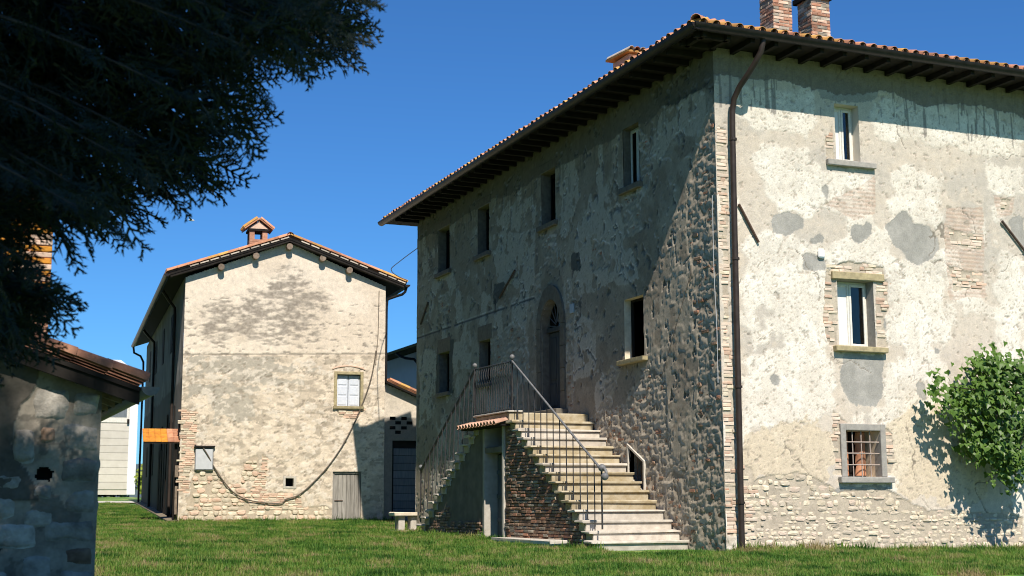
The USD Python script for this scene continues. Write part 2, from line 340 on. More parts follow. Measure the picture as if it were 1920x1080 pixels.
def piece_stone(fr, u, z, w, h, n0, n1, rng):
    k = 8; an = np.arange(k) * 2 * np.pi / k + rng.uniform(0, .7)
    e = .62; cu, su = np.cos(an), np.sin(an)
    su_, sz_ = np.sign(cu) * np.abs(cu) ** e * w / 2, np.sign(su) * np.abs(su) ** e * h / 2
    sc = 1 + rng.normal(0, .07, k)
    q = [np.stack([u + su_ * sc, z + sz_ * sc, np.full(k, n0)], 1), np.stack([u + su_ * sc, z + sz_ * sc, n0 + (n1 - n0) * (.35 + rng.random(k) * .25)], 1),
         np.stack([u + su_ * sc * .80, z + sz_ * sc * .80, n1 - rng.random(k) * .014], 1), np.array([[u, z, n1]])]
    q = np.vstack(q); f = []
    for r0 in (0, k):
        for i in range(k):
            f += [(r0 + i, r0 + (i + 1) % k, r0 + k + (i + 1) % k), (r0 + i, r0 + k + (i + 1) % k, r0 + k + i)]
    f += [(2 * k + i, 2 * k + (i + 1) % k, 3 * k) for i in range(k)]; f = np.array(f)
    if fr.flip: f = f[:, ::-1]
    return fr.P(q[:, 0], q[:, 1], q[:, 2]), f
def masonry(fr, D, key, u0, u1, z0, z1, holes, seed, hh, ww, n0, n1, kind, rng, gap=.012, warp=.09, jitter=.008, thin=0.0):
    """courses of bricks or rubble wherever the plaster is gone; returns [(u, z, mesh)]"""
    out = []; z = z0
    while z < z1:
        h = rng.uniform(*hh); u = u0 + rng.uniform(-.2, 0) if u0 > .01 else .006
        zz = z + h / 2
        while u < u1:
            w = rng.uniform(*ww)
            if kind == 'stone' and rng.random() < .25: w *= .6
            cu_, cz_ = u + w / 2, zz + (rng.normal(0, .015) if kind == 'stone' else rng.normal(0, .003))
            ok = masks(D, [key], np.array([cu_]), np.array([cz_]), warp, seed)[0][0]
            if ok and any(inpoly(hp, np.array([cu_ + s * w * .5]), np.array([cz_]))[0] for hp in holes for s in (-1, 0, 1)): ok = False
            if ok and rng.random() >= thin:
                fn = piece_stone if kind == 'stone' else piece_brick
                out.append((cu_, cz_, w * h, fn(fr, cu_, cz_, w - gap, h - gap, n0, n1 + rng.normal(0, jitter), rng)))
            u += w
        z += h
    return out
def emit(parent, name, pieces, mats, limit, rng, stuffname):
    """the largest as parts of their own, the rest as one part"""
    pieces = sorted(pieces, key=lambda p: -p[2]); groups = {}
    for k, p in enumerate(pieces):
        mt = mats[rng.integers(len(mats))]
        if k < limit: add(parent, name, p[3], M[mt])
        else: groups.setdefault(mt, MB()).addm(p[3])
    for mt, mb in groups.items(): add(parent, stuffname, mb, M[mt], kind='stuff')

# ---------------------------------------------------------------- the villa
VF = Fr((0, 0, 0), (1, 0, 0), (0, -1, 0)); VL = Fr((0, 0, 0), (0, 1, 0), (-1, 0, 0))
FRONT = {
'gray':[[(1.19,6.56),(1.55,6.72),(1.93,6.67),(2.02,6.46),(1.66,6.22),(1.26,6.24)],[(3.09,6.54),(3.65,6.64),(3.67,6.36),(3.46,6.10),(3.20,6.22)],[(4.06,6.67),(4.44,6.96),(4.64,6.86),(4.72,6.61),(5.18,6.64),(5.38,6.48),(5.36,6.20),(5.00,5.89),(4.72,5.81),(4.39,6.05),(4.13,6.23)],[(2.80,3.82),(3.76,3.85),(3.76,3.07),(3.55,2.79),(3.03,2.84),(2.79,3.10),(2.70,3.36)],[(2.38,1.20),(3.79,1.25),(3.80,0.72),(2.92,0.68),(2.43,0.89)],[(4.61,3.37),(4.88,3.30),(4.81,2.91),(4.62,3.04)],[(1.06,3.37),(1.31,3.39),(1.27,3.17),(1.10,3.19)],[(5.12,4.10),(5.28,4.08),(5.22,3.90),(5.11,3.94)],[(1.98,5.91),(2.47,5.84),(2.49,5.56),(1.98,5.53)],[(2.41,9.54),(4.02,9.53),(3.78,9.19),(3.48,9.12),(2.81,9.08),(2.62,9.06)],[(1.07,2.38),(1.17,2.38),(1.16,2.19),(1.08,2.19)],[(2.67,0.73),(3.24,0.67),(2.90,0.31)],[(7.27,6.97),(7.73,7.13),(7.66,6.30),(7.39,6.51)],[(2.47,7.33),(2.67,7.34),(2.61,6.95),(2.46,6.99)],[(2.16,6.20),(2.53,6.28),(2.48,6.06),(2.18,6.04)],[(3.64,4.59),(3.91,4.60),(3.81,4.10),(3.62,4.09)]],
'white':[[(0.72,7.86),(1.60,8.04),(2.31,7.98),(2.45,7.49),(2.41,6.77),(2.11,6.41),(1.99,6.73),(1.17,6.70),(1.01,7.36)],[(0.66,6.15),(1.16,6.29),(1.91,6.18),(2.60,5.95),(2.47,3.99),(1.56,3.91),(1.21,4.47),(1.18,5.11),(0.52,4.02),(0.43,4.86)],[(4.25,7.86),(5.40,7.89),(5.48,7.59),(5.46,6.60),(4.85,6.79),(4.45,6.98),(4.23,7.42)],[(6.70,8.13),(7.81,8.21),(7.75,7.46),(7.17,7.50),(6.80,7.52)],[(2.48,6.11),(3.21,6.33),(4.05,5.94),(5.34,5.91),(5.43,5.12),(5.17,4.21),(4.28,4.07),(3.95,4.16),(4.03,5.60),(2.66,5.74)],[(0.46,3.76),(1.81,3.92),(2.50,3.83),(2.60,3.25),(2.64,2.72),(1.75,2.39),(1.14,2.48),(0.46,2.16)],[(3.86,3.83),(5.36,4.00),(5.70,2.90),(4.87,2.66),(4.21,2.86),(3.75,3.01)],[(0.41,8.93),(2.48,8.96),(2.46,8.59),(2.00,8.34),(1.24,8.38),(0.46,8.35)],[(3.73,9.21),(7.88,9.12),(7.83,8.45),(6.64,8.34),(4.67,8.44),(3.85,8.39)],[(6.93,6.25),(7.65,6.18),(7.49,4.08),(6.94,4.52),(6.85,5.20)],[(0.45,9.18),(2.43,9.35),(2.44,8.95),(0.41,8.84)],[(3.90,9.34),(7.89,9.18),(7.86,8.79),(3.88,8.99)]],
'pink':[[(5.63,7.08),(6.56,7.21),(6.56,5.18),(5.57,5.13),(5.49,6.03)],[(6.87,7.47),(7.53,7.49),(7.43,7.10),(6.98,6.95)],[(2.52,6.94),(3.80,7.61),(3.76,6.82),(3.22,6.66)]],
'yellow':[[(0.35,2.36),(2.50,2.51),(2.64,1.46),(1.46,1.35),(0.37,1.30)],[(3.86,2.64),(5.56,2.90),(6.32,1.80),(6.25,0.82),(4.23,1.04),(3.74,1.57)]],
'brick':[[(2.50,5.62),(2.77,5.51),(2.72,3.95),(2.52,4.00),(2.42,4.53)],[(3.70,5.47),(3.98,5.47),(3.97,4.82),(3.83,4.49),(3.90,4.00),(3.64,3.99)],[(2.59,5.68),(3.18,5.82),(3.90,5.73),(3.89,5.53),(2.62,5.50)],[(0.06,8.36),(0.26,8.28),(0.29,7.62),(0.13,4.00),(0.26,3.80),(0.32,0.34),(0.03,0.30)],[(2.58,8.23),(2.81,8.54),(2.79,7.84),(2.60,7.82)],[(2.51,2.72),(2.82,2.51),(2.73,1.46),(2.55,1.46),(2.47,1.88)],[(3.70,2.42),(3.93,2.21),(3.89,1.46),(3.68,1.43)],[(0.38,1.65),(0.64,1.55),(0.64,0.44),(0.36,0.34)],[(7.09,7.45),(7.43,7.43),(7.36,7.19),(7.11,7.17)],[(5.61,5.76),(6.53,5.76),(6.50,5.35),(5.72,5.31)],[(5.67,6.62),(6.52,6.57),(6.47,6.27),(5.72,6.28)]],
'stone':[[(0.42,1.09),(0.73,1.35),(1.71,1.56),(2.45,1.30),(2.62,1.09),(3.46,1.20),(3.97,1.09),(4.75,0.77),(7.22,0.65),(7.14,-0.39),(0.32,-0.25)],[(1.71,1.51),(2.26,1.35),(2.56,1.09),(1.94,1.09),(1.45,1.30)]],
}
LEFT = {
'white':[[(4.87,8.24),(4.22,7.72),(3.98,6.83),(4.81,5.99),(6.38,5.72),(6.65,6.92),(6.33,7.51)],[(7.14,5.56),(5.39,5.08),(5.56,3.87),(6.73,3.72),(7.01,4.64)],[(15.02,5.64),(13.61,5.79),(13.48,4.71),(15.01,4.70)],[(3.68,8.10),(2.80,8.25),(2.16,9.16),(0.80,9.24),(0.08,8.92),(0.11,8.17),(1.73,8.46),(3.20,7.39)],[(5.90,7.18),(3.98,7.07),(3.26,5.75),(5.37,5.82)],[(12.03,8.30),(8.88,7.86),(9.08,6.37),(11.64,6.89)],[(18.20,5.65),(16.43,5.63),(16.64,3.55),(18.15,3.30)]],
'dark':[[(16.43,5.80),(15.02,5.64),(15.10,4.08),(16.51,4.10)],[(11.84,6.84),(11.06,6.80),(11.06,6.37),(11.84,6.25)],[(6.80,6.82),(6.35,6.80),(6.21,6.33),(6.75,6.39)],[(2.50,9.61),(0.36,9.56),(0.17,9.17),(2.16,9.27)]],
'brick':[[(1.10,7.52),(-0.03,8.90),(0.00,7.60),(-0.06,3.37),(0.00,0.00),(1.24,-0.04),(1.39,1.37),(0.87,3.46),(1.00,4.97),(1.16,6.20)],[(5.90,1.93),(6.02,2.67),(5.18,2.99),(4.12,3.04),(3.86,3.25),(2.98,3.75),(2.84,2.95),(1.97,1.92),(2.01,1.06),(1.20,0.74),(1.04,-0.08),(1.88,-0.00),(3.92,1.41)],[(4.08,7.70),(3.07,7.60),(3.11,6.67),(3.98,6.83)],[(9.07,6.64),(8.66,6.85),(8.69,4.95),(9.00,4.98)],[(7.12,6.34),(6.68,5.76),(6.74,3.09),(7.14,2.98)],[(12.24,5.34),(10.14,5.67),(9.44,5.03),(9.45,4.21),(11.65,4.40)],[(16.45,7.11),(15.26,7.19),(15.26,6.47),(16.35,6.61)],[(5.62,6.93),(4.78,6.79),(4.80,6.23),(5.58,6.30)],[(8.55,7.66),(7.57,7.48),(7.42,6.65),(8.39,6.81)],[(3.39,9.12),(2.77,8.84),(2.82,7.67),(3.19,7.75)]],
'stone':[[(1.98,1.81),(1.38,1.47),(0.75,1.56),(0.12,1.35),(0.00,0.00),(1.99,-0.06)],[(6.02,2.79),(5.18,2.99),(4.26,2.81),(4.02,2.22),(4.05,1.53),(5.21,2.03)],[(4.74,3.92),(4.21,3.99),(4.64,3.07),(5.45,3.00)],[(3.34,3.79),(2.28,3.58),(2.12,2.14),(2.69,2.16),(3.01,2.96)]],
}
GABLE = {
'peel':[[(4.56,8.51),(5.39,9.42),(6.16,8.97),(7.04,8.43),(7.15,7.66),(6.39,7.44),(5.82,7.03),(5.06,7.20),(4.29,7.74),(3.35,8.08),(3.90,8.39)],[(2.80,8.06),(4.29,7.93),(5.82,7.22),(7.36,6.70),(6.60,6.39),(4.33,6.41),(2.30,6.53),(1.91,7.27)]],
'gray':[[(2.04,6.00),(5.84,6.12),(6.61,5.72),(5.86,5.13),(3.63,4.71),(2.00,4.49)],[(2.81,4.60),(4.18,4.72),(4.39,3.79),(2.93,3.58)],[(5.46,6.07),(6.03,6.08),(6.05,5.13),(5.48,5.22)]],
'brick':[[(1.79,4.30),(2.41,4.13),(2.36,2.30),(2.14,1.39),(1.83,1.39)],[(4.53,2.59),(4.83,2.50),(4.86,1.12),(4.27,1.21),(4.52,1.76)],[(7.25,4.31),(8.21,4.23),(7.89,3.84),(7.41,3.93)],[(4.27,1.39),(5.94,1.30),(5.95,0.74),(4.28,0.84)]],
'stone':[[(2.40,1.94),(2.97,2.12),(4.46,1.21),(5.95,0.84),(7.08,0.74),(7.09,0.18),(1.96,0.23),(2.11,1.21)],[(3.91,2.31),(4.39,2.53),(4.55,1.76),(3.99,1.67)]],
}
W3 = (2.86, 3.46, 7.86, 9.07); W2 = (2.75, 3.64, 4.01, 5.38); W1 = (2.81, 3.64, 1.42, 2.34)
UP = [(15.38, 16.40), (12.16, 13.04), (7.66, 8.54), (3.21, 3.96)]
UPZ = (7.86, 9.22)
MID = [(15.38, 16.26, 4.2, 5.4), (12.08, 12.9, 4.2, 5.4)]
HOLE = (3.13, 4.05, 4.02, 5.36)
LOW = [(3.92, 1.50), (3.25, 1.17), (3.25, 1.78), (3.92, 2.12)]
DOOR = (7.38, 8.56, 3.16, 5.25)
DC = (DOOR[0] + DOOR[1]) / 2; DR = (DOOR[1] - DOOR[0]) / 2
arch = [(DOOR[1], DOOR[2]), (DOOR[0], DOOR[2])] + [(DC - DR * math.cos(a), DOOR[3] + DR * 1.12 * math.sin(a)) for a in np.linspace(0, np.pi, 17)]
front_holes = [rect(*w) for w in (W3, W2, W1)]
left_holes = [rect(a, b, *UPZ) for a, b in UP] + [rect(*m) for m in MID] + [rect(*HOLE), LOW, arch]

def ragged(m, U, Z, seed, s=4.0, f=7.0, k=.9):
    return sstep(.40, .60, gaussian_filter(m.astype(float), s) + k * (N2(U * f, Z * f, seed, 4) - .5))
def crack(U, Z, seed, f=.5, wdt=.012):
    n = N2(U * f, Z * f, seed, 5); return np.abs(n - .5) < wdt * f * .55

def front_surf(U, Z):
    br, st, gr, wh, pk, yl = masks(FRONT, ['brick', 'stone', 'gray', 'white', 'pink', 'yellow'], U, Z, .10, 11)
    n1 = N2(U * .9, Z * .9, 21, 5); n2 = N2(U * 3.1, Z * 3.1, 22, 5); n3 = N2(U * 17, Z * 17, 23, 3); n4 = N2(U * 24, Z * 24, 24, 2)
    col = lay(np.broadcast_to(C3(.62, .55, .46), U.shape + (3,)).copy(), sstep(.4, .62, n1), C3(.54, .49, .42))
    col = lay(col, sstep(.52, .60, n2) * .6, C3(.63, .55, .45))
    dn = .010 * (n1 - .5) + .010 * (n2 - .5) + .004 * (n3 - .5)
    gr = ragged(gr, U, Z, 200, 3, 9, .7) > .5; wh = ragged(wh, U, Z, 201, 7, 5, 1.1) > .5; yl = ragged(yl, U, Z, 202, 10, 4, 1.0) > .5
    wh = wh | ((N2(U * 1.3, Z * 1.3, 25, 6) > .57) & (Z < 7.6)) ; wh &= ~gr
    wht = lay(np.broadcast_to(C3(.72, .665, .575), U.shape + (3,)).copy(), sstep(.35, .7, n2), C3(.78, .735, .65))
    whs = gaussian_filter(wh.astype(float), 1.0); col = lay(col, whs * (.72 + .28 * sstep(.35, .6, N2(U * 2, Z * 2, 203, 5))), wht); dn = dn + .006 * wh
    col = lay(col, yl * .75, C3(.64, .545, .40))
    band = .5 + .5 * np.sin(Z * 2 * np.pi / .085 + 2 * n1); pkm = pk * (.25 + .35 * band * (N2(U * 5, Z * 12, 30, 3) > .42))
    col = lay(col, pkm, C3(.50, .34, .25)); dn = dn - .006 * pk * (1 - band)
    col = lay(col, gr, lay(np.broadcast_to(C3(.36, .345, .31), U.shape + (3,)).copy(), sstep(.4, .7, n2), C3(.43, .41, .37))); dn = np.where(gr, -.004 + .003 * (n3 - .5), dn)
    pit = (n4 > .73) & (wh | yl) & ~gr; pit2 = (N2(U * 11, Z * 11, 26, 3) > .74) & ~gr
    col = lay(col, pit * .6, C3(.42, .35, .27)); dn = dn - .008 * pit - .014 * pit2; col = lay(col, pit2 * .55, C3(.36, .31, .25))
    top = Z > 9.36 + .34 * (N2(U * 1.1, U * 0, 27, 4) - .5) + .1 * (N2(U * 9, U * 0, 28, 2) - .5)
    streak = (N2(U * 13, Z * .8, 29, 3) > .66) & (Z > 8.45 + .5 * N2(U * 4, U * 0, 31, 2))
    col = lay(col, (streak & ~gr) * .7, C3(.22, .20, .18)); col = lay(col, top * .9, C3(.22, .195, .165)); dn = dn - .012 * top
    ck = crack(U, Z, 33) & (N2(U * .6, Z * .6, 34, 2) > .5); col = lay(col, ck * .8, C3(.22, .19, .15)); dn = dn - .012 * ck
    grime = sstep(.9, .0, Z) * sstep(.35, .65, n2); col = lay(col, grime * .35, C3(.36, .34, .27))
    ex = br | st
    col = lay(col, ex, lay(np.broadcast_to(C3(.54, .47, .37), U.shape + (3,)).copy(), sstep(.4, .7, n2), C3(.44, .38, .30)))
    col = lay(col, st * .5, C3(.46, .40, .31))
    edge = sstep(2.2, 1.2, Z)
    return col, np.where(ex, -.020 + .010 * (n3 - .5), dn)

def left_surf(U, Z):
    br, st, wh, dk = masks(LEFT, ['brick', 'stone', 'white', 'dark'], U, Z, .16, 41)
    n1 = N2(U * .8, Z * .8, 51, 5); n2 = N2(U * 2.7, Z * 2.7, 52, 5); n3 = N2(U * 13, Z * 13, 53, 3); n4 = N2(U * 20, Z * 17, 54, 2); n5 = N2(U * 6, Z * 6, 55, 3)
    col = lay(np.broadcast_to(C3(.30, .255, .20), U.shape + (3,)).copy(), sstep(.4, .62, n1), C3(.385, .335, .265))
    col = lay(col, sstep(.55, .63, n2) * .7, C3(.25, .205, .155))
    whm = (wh & (N2(U * 3, Z * 3, 56, 4) > .36)) | ((N2(U * 1.6, Z * 1.2, 57, 6) > .60) & (U > 5))
    col = lay(col, whm, C3(.45, .405, .34)); col = lay(col, dk, C3(.11, .11, .10))
    rough = .6 + .5 * sstep(3.2, 1.2, U) * sstep(6.2, 4.0, Z)
    dn = .030 * (n1 - .5) + .007 * (n2 - .5) * rough + .004 * (n5 - .5) * rough + .0015 * (n3 - .5) * rough + .004 * whm
    pit = (n4 > .75); pit2 = N2(U * 7, Z * 5.0, 58, 3) > .73
    col = lay(col, pit * .5, C3(.17, .15, .13)); dn = dn - .006 * pit - .035 * pit2; col = lay(col, pit2 * .6, C3(.12, .10, .085))
    lump = sstep(.58, .70, N2(U * 4.3, Z * 5.1, 59, 3)); dn = dn + .010 * lump * sstep(4.5, 2.0, U)
    sill = (np.abs(Z - 6.105) < .022) & (U > 9.05) & (N2(U * 3, Z * 0, 60, 2) > .25); dn = dn - .02 * sill; col = lay(col, sill * .8, C3(.08, .075, .07))
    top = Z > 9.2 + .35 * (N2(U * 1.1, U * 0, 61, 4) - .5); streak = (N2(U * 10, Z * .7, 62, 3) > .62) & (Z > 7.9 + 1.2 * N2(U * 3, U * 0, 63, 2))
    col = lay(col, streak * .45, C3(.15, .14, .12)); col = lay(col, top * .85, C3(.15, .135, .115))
    damp = sstep(1.5, .2, Z + .8 * (n2 - .5)); col = lay(col, damp * .35, C3(.19, .16, .12))
    ck = crack(U, Z, 64) & (N2(U * .5, Z * .5, 65, 2) > .48); col = lay(col, ck * .8, C3(.09, .08, .07)); dn = dn - .02 * ck
    ex = br | st
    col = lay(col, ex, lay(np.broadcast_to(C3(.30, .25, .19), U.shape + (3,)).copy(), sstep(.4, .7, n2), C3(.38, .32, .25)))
    rid = np.clip(1 - np.abs(2 * N2(U * 3.0, Z * 4.2, 66, 4) - 1) * 3.2, 0, 1); rid2 = np.clip(1 - np.abs(2 * N2(U * 6.5, Z * 8.5, 67, 3) - 1) * 3.2, 0, 1)
    col = lay(col, ex * np.maximum(rid, rid2) * .8, C3(.40, .35, .28)); dn = np.where(ex, -.026 + .022 * rid + .014 * rid2 + .016 * (n2 - .5) + .010 * (n3 - .5), dn)
    return col, dn * sstep(0, .06, U)

villa = thing('villa', 'large three storey villa with peeling plaster walls and brown downpipe at its corner', 'house')
rng = np.random.default_rng(3)
us = axis(0, 8.4, .021, (W3[0], W3[1], W2[0], W2[1], W1[0], W1[1])); zs = axis(-.5, 9.92, .021, (W3[2], W3[3], W2[2], W2[3], W1[2], W1[3]))
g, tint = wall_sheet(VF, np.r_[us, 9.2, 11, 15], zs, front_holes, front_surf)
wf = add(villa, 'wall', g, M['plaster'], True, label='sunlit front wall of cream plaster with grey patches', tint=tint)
br_ = [x for ab in UP for x in ab] + [x for m in MID for x in m[:2]] + [HOLE[0], HOLE[1]]
us = np.r_[axis(0, 7.0, .026, br_), axis(7.0, 18.4, .045, br_)[1:]]
zs = axis(-.5, 9.92, .028, (*UPZ, 4.2, 5.4, HOLE[2], HOLE[3]))
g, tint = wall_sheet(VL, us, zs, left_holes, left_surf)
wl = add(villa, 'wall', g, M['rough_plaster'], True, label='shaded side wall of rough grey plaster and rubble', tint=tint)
for q in ([(15, 0), (15, 18.4)], [(15, 18.4), (0, 18.4)]):
    (x0, y0), (x1, y1) = q
    add(villa, 'wall', (np.array([(x0, y0, -.5), (x1, y1, -.5), (x1, y1, 9.9), (x0, y0, 9.9)]), np.array([(0, 1, 2), (0, 2, 3)])), M['cream_wall'])
# bricks and stones standing where the plaster has fallen
fb = masonry(VF, FRONT, 'brick', 0, 7.8, -.2, 8.9, front_holes, 11, (.060, .078), (.10, .30), -.05, -.002, 'brick', rng, .008, .10, .006, .28)
fs = masonry(VF, FRONT, 'stone', 0, 7.9, -.25, 2.0, front_holes, 11, (.05, .13), (.07, .28), -.05, -.008, 'stone', rng, .004, .10, .011, .04)
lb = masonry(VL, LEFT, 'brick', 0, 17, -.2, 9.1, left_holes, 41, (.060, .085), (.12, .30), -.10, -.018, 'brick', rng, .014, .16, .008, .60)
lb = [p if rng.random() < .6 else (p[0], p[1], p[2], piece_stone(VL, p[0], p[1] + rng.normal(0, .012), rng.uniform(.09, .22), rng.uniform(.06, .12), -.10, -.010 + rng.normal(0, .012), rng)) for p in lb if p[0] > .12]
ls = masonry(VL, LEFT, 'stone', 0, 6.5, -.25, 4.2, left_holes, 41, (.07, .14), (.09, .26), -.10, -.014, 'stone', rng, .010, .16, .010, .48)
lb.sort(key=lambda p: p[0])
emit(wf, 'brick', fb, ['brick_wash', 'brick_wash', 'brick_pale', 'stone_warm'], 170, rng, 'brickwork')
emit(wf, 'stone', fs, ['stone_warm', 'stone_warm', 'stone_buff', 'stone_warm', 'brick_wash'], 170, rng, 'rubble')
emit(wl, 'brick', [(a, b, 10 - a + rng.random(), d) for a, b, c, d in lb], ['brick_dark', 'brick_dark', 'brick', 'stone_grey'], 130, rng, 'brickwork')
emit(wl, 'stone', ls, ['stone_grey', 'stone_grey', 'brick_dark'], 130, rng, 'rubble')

def reveal(fr, poly, d, parent, mat):
    p = np.array(poly, float); k = len(p); v = np.vstack([fr.P(p[:, 0], p[:, 1], .02 * 0 - .004), fr.P(p[:, 0], p[:, 1], -d)])
    i = np.arange(k); f = np.stack([i, (i + 1) % k, (i + 1) % k + k, i + k], 1)
    add(parent, 'reveal', (v, np.vstack([f[:, [0, 1, 2]], f[:, [0, 2, 3]]])), mat)
def sash(fr, parent, u0, u1, z0, z1, n, mat, t=.05, d=.045, pm=None):
    mb = MB()
    for a in ((u0, u0 + t, z0, z1), (u1 - t, u1, z0, z1), (u0 + t, u1 - t, z0, z0 + t), (u0 + t, u1 - t, z1 - t, z1)): mb.addm(box(fr, *a, n - d, n, .006))
    add(parent, 'sash', mb, mat)
    if pm: add(parent, 'blind', box(fr, u0 + t - .004, u1 - t + .004, z0 + t - .004, z1 - t + .004, n - d * .6, n - d * .5), M[pm])  # opaque white pane fills this leaf in place of glass
    else: add(parent, 'pane', box(fr, u0 + t - .004, u1 - t + .004, z0 + t - .004, z1 - t + .004, n - d * .6, n - d * .5), M['glass'])
def casement(fr, w, depth, white=True, parent=villa, curtain=True):
    u0, u1, z0, z1 = w; t = .05; mb = MB(); mt = M['white_paint'] if white else M['wood_dark']
    for a in ((u0, u0 + t, z0, z1), (u1 - t, u1, z0, z1), (u0 + t, u1 - t, z0, z0 + t), (u0 + t, u1 - t, z1 - t, z1)): mb.addm(box(fr, *a, -depth - .09, -depth - .03, .005))
    win = add(parent, 'window', mb, mt)
    c = (u0 + u1) / 2
    sash(fr, win, u0 + t, c - .004, z0 + t, z1 - t, -depth, mt, pm='curtain' if curtain else None); sash(fr, win, c + .004, u1 - t, z0 + t, z1 - t, -depth, mt)
    if False:
        uu = np.linspace(u0 + t, c - .02, 30); v0 = fr.P(uu, z0 + .08, -depth - .042 + .004 * np.sin(uu * 60)); v1 = fr.P(uu, z1 - .06, -depth - .042 + .004 * np.sin(uu * 60)); i = np.arange(29)
        add(win, 'curtain', (np.vstack([v0, v1]), np.vstack([np.stack([i, i + 1, i + 31], 1), np.stack([i, i + 31, i + 30], 1)])), M['curtain'])
    return win
def open_window(fr, w, depth, parent=villa, mat='black', leaf=True):
    u0, u1, z0, z1 = w; mb = MB()
    for a in ((u0, u0 + .05, z0, z1), (u1 - .05, u1, z0, z1), (u0 + .05, u1 - .05, z1 - .05, z1)): mb.addm(box(fr, *a, -depth - .06, -depth, .005))
    return add(parent, 'window', mb, M['wood_dark'])
w = casement(VF, W3, .20); reveal(VF, rect(*W3), .32, w, M['cream_wall'])
add(w, 'sill', box(VF, 2.60, 3.80, 7.74, 7.86, -.2, .10, .012, .003), M['pietra'])
w = casement(VF, W2, .22); reveal(VF, rect(*W2), .34, w, M['pietra'])
add(w, 'sill', box(VF, 2.60, 3.86, 3.91, 4.02, -.2, .13, .012, .003), M['pietra_lichen'])
add(w, 'lintel', box(VF, 2.62, 3.90, 5.385, 5.54, -.16, .05, .012, .003), M['pietra_lichen'])
# barred ground floor window with a stack of old roof tiles behind the bars
mb = MB()
for a in ((2.68, 2.81, 1.42, 2.47), (3.64, 3.77, 1.42, 2.47), (2.81, 3.64, 2.34, 2.47)): mb.addm(box(VF, *a, -.2, .03, .01, .002))
w = add(villa, 'window', mb, M['pietra'], label='barred low window in a grey stone frame')
add(w, 'sill', box(VF, 2.60, 3.88, 1.30, 1.42, -.2, .12, .012, .003), M['pietra'])
reveal(VF, rect(*W1), .5, w, M['stone_warm'])
for k in range(3): add(w, 'bar', tube(VF.P(np.array([3.01, 3.01]) + .212 * k, np.array([1.42, 2.33]), -.06 + 0 * np.array([0, 1])), .012, 6), M['iron_pale'])
for k in range(3): add(w, 'bar', tube(VF.P(np.array([2.81, 3.64]), np.array([1.66, 1.66]) + .225 * k, np.array([-.045, -.045])), .012, 6), M['iron_pale'])
add(w, 'backing', box(VF, 2.75, 3.70, 1.36, 2.40, -.62, -.58), M['wood_dark'])
for cu_ in (3.03, 3.45):
    for k in range(4):
        an = np.linspace(np.pi * .04, np.pi * .96, 9); zz = 1.45 + .21 * k
        a = np.c_[cu_ - .13 * np.cos(an), zz + .0 * an, -.45 + .12 * np.sin(an)]; b = np.c_[cu_ - .11 * np.cos(an), zz + .24 + 0 * an, -.42 + .10 * np.sin(an)]
        q = np.vstack([a, b]); i = np.arange(8)
        add(w, 'stacked_tile', (VF.P(q[:, 0], q[:, 1], q[:, 2]), np.vstack([np.stack([i, i + 1, i + 10], 1), np.stack([i, i + 10, i + 9], 1)])), M['tile'], True)
# shaded side: four upper windows, two on the first floor, the empty one, the slanted cellar light
for k, (a, b) in enumerate(UP):
    w = casement(VL, (a, b, *UPZ), .24, False, curtain=False) if k < 3 else casement(VL, (a, b, *UPZ), .16, True, curtain=False)
    reveal(VL, rect(a, b, *UPZ), .34, w, M['surround']); add(w, 'sill', box(VL, a - .14, b + .14, UPZ[0] - .13, UPZ[0], -.2, .10, .012, .004), M['surround'])
    if k == 3: continue
    add(w, 'lintel', box(VL, a - .12, b + .12, UPZ[1] + .002, UPZ[1] + .24, -.16, .015, .01, .003), M['surround'])
for m in MID:
    w = casement(VL, m, .24, False, curtain=False); reveal(VL, rect(*m), .34, w, M['surround'])
    add(w, 'lintel', box(VL, m[0] - .12, m[1] + .12, m[3] + .002, m[3] + .42, -.16, .014, .01, .003), M['surround']); add(w, 'sill', box(VL, m[0] - .1, m[1] + .1, m[2] - .12, m[2], -.2, .08, .012, .003), M['surround'])
w = open_window(VL, HOLE, .17); reveal(VL, rect(*HOLE), .17, w, M['stone_warm'])
add(w, 'sill', box(VL, 2.98, 4.24, 3.92, 4.02, -.25, .13, .012, .004), M['pietra_lichen'])
p = np.array(LOW); c = p.mean(0); mb = MB()
for k in range(4):
    a, b = p[k], p[(k + 1) % 4]; out = lambda q, s: c + (q - c) * s
    q = np.vstack([a, b, c + (b - c) * 1.16, c + (a - c) * 1.16])
    mb.addm(hull(np.vstack([VL.P(q[:, 0], q[:, 1], .03), VL.P(q[:, 0], q[:, 1], -.12)])))
w = add(villa, 'window', mb, M['concrete'], label='slanted cellar window beside the stairs'); reveal(VL, LOW, .35, w, M['stone_grey'])
for s in (.3, .55, .8): add(w, 'bar', tube(VL.P(np.array([3.92 - .67 * s] * 2), np.array([1.50 - .33 * s, 2.12 - .34 * s]), np.array([-.1, -.1])), .010, 5), M['iron_rust'])
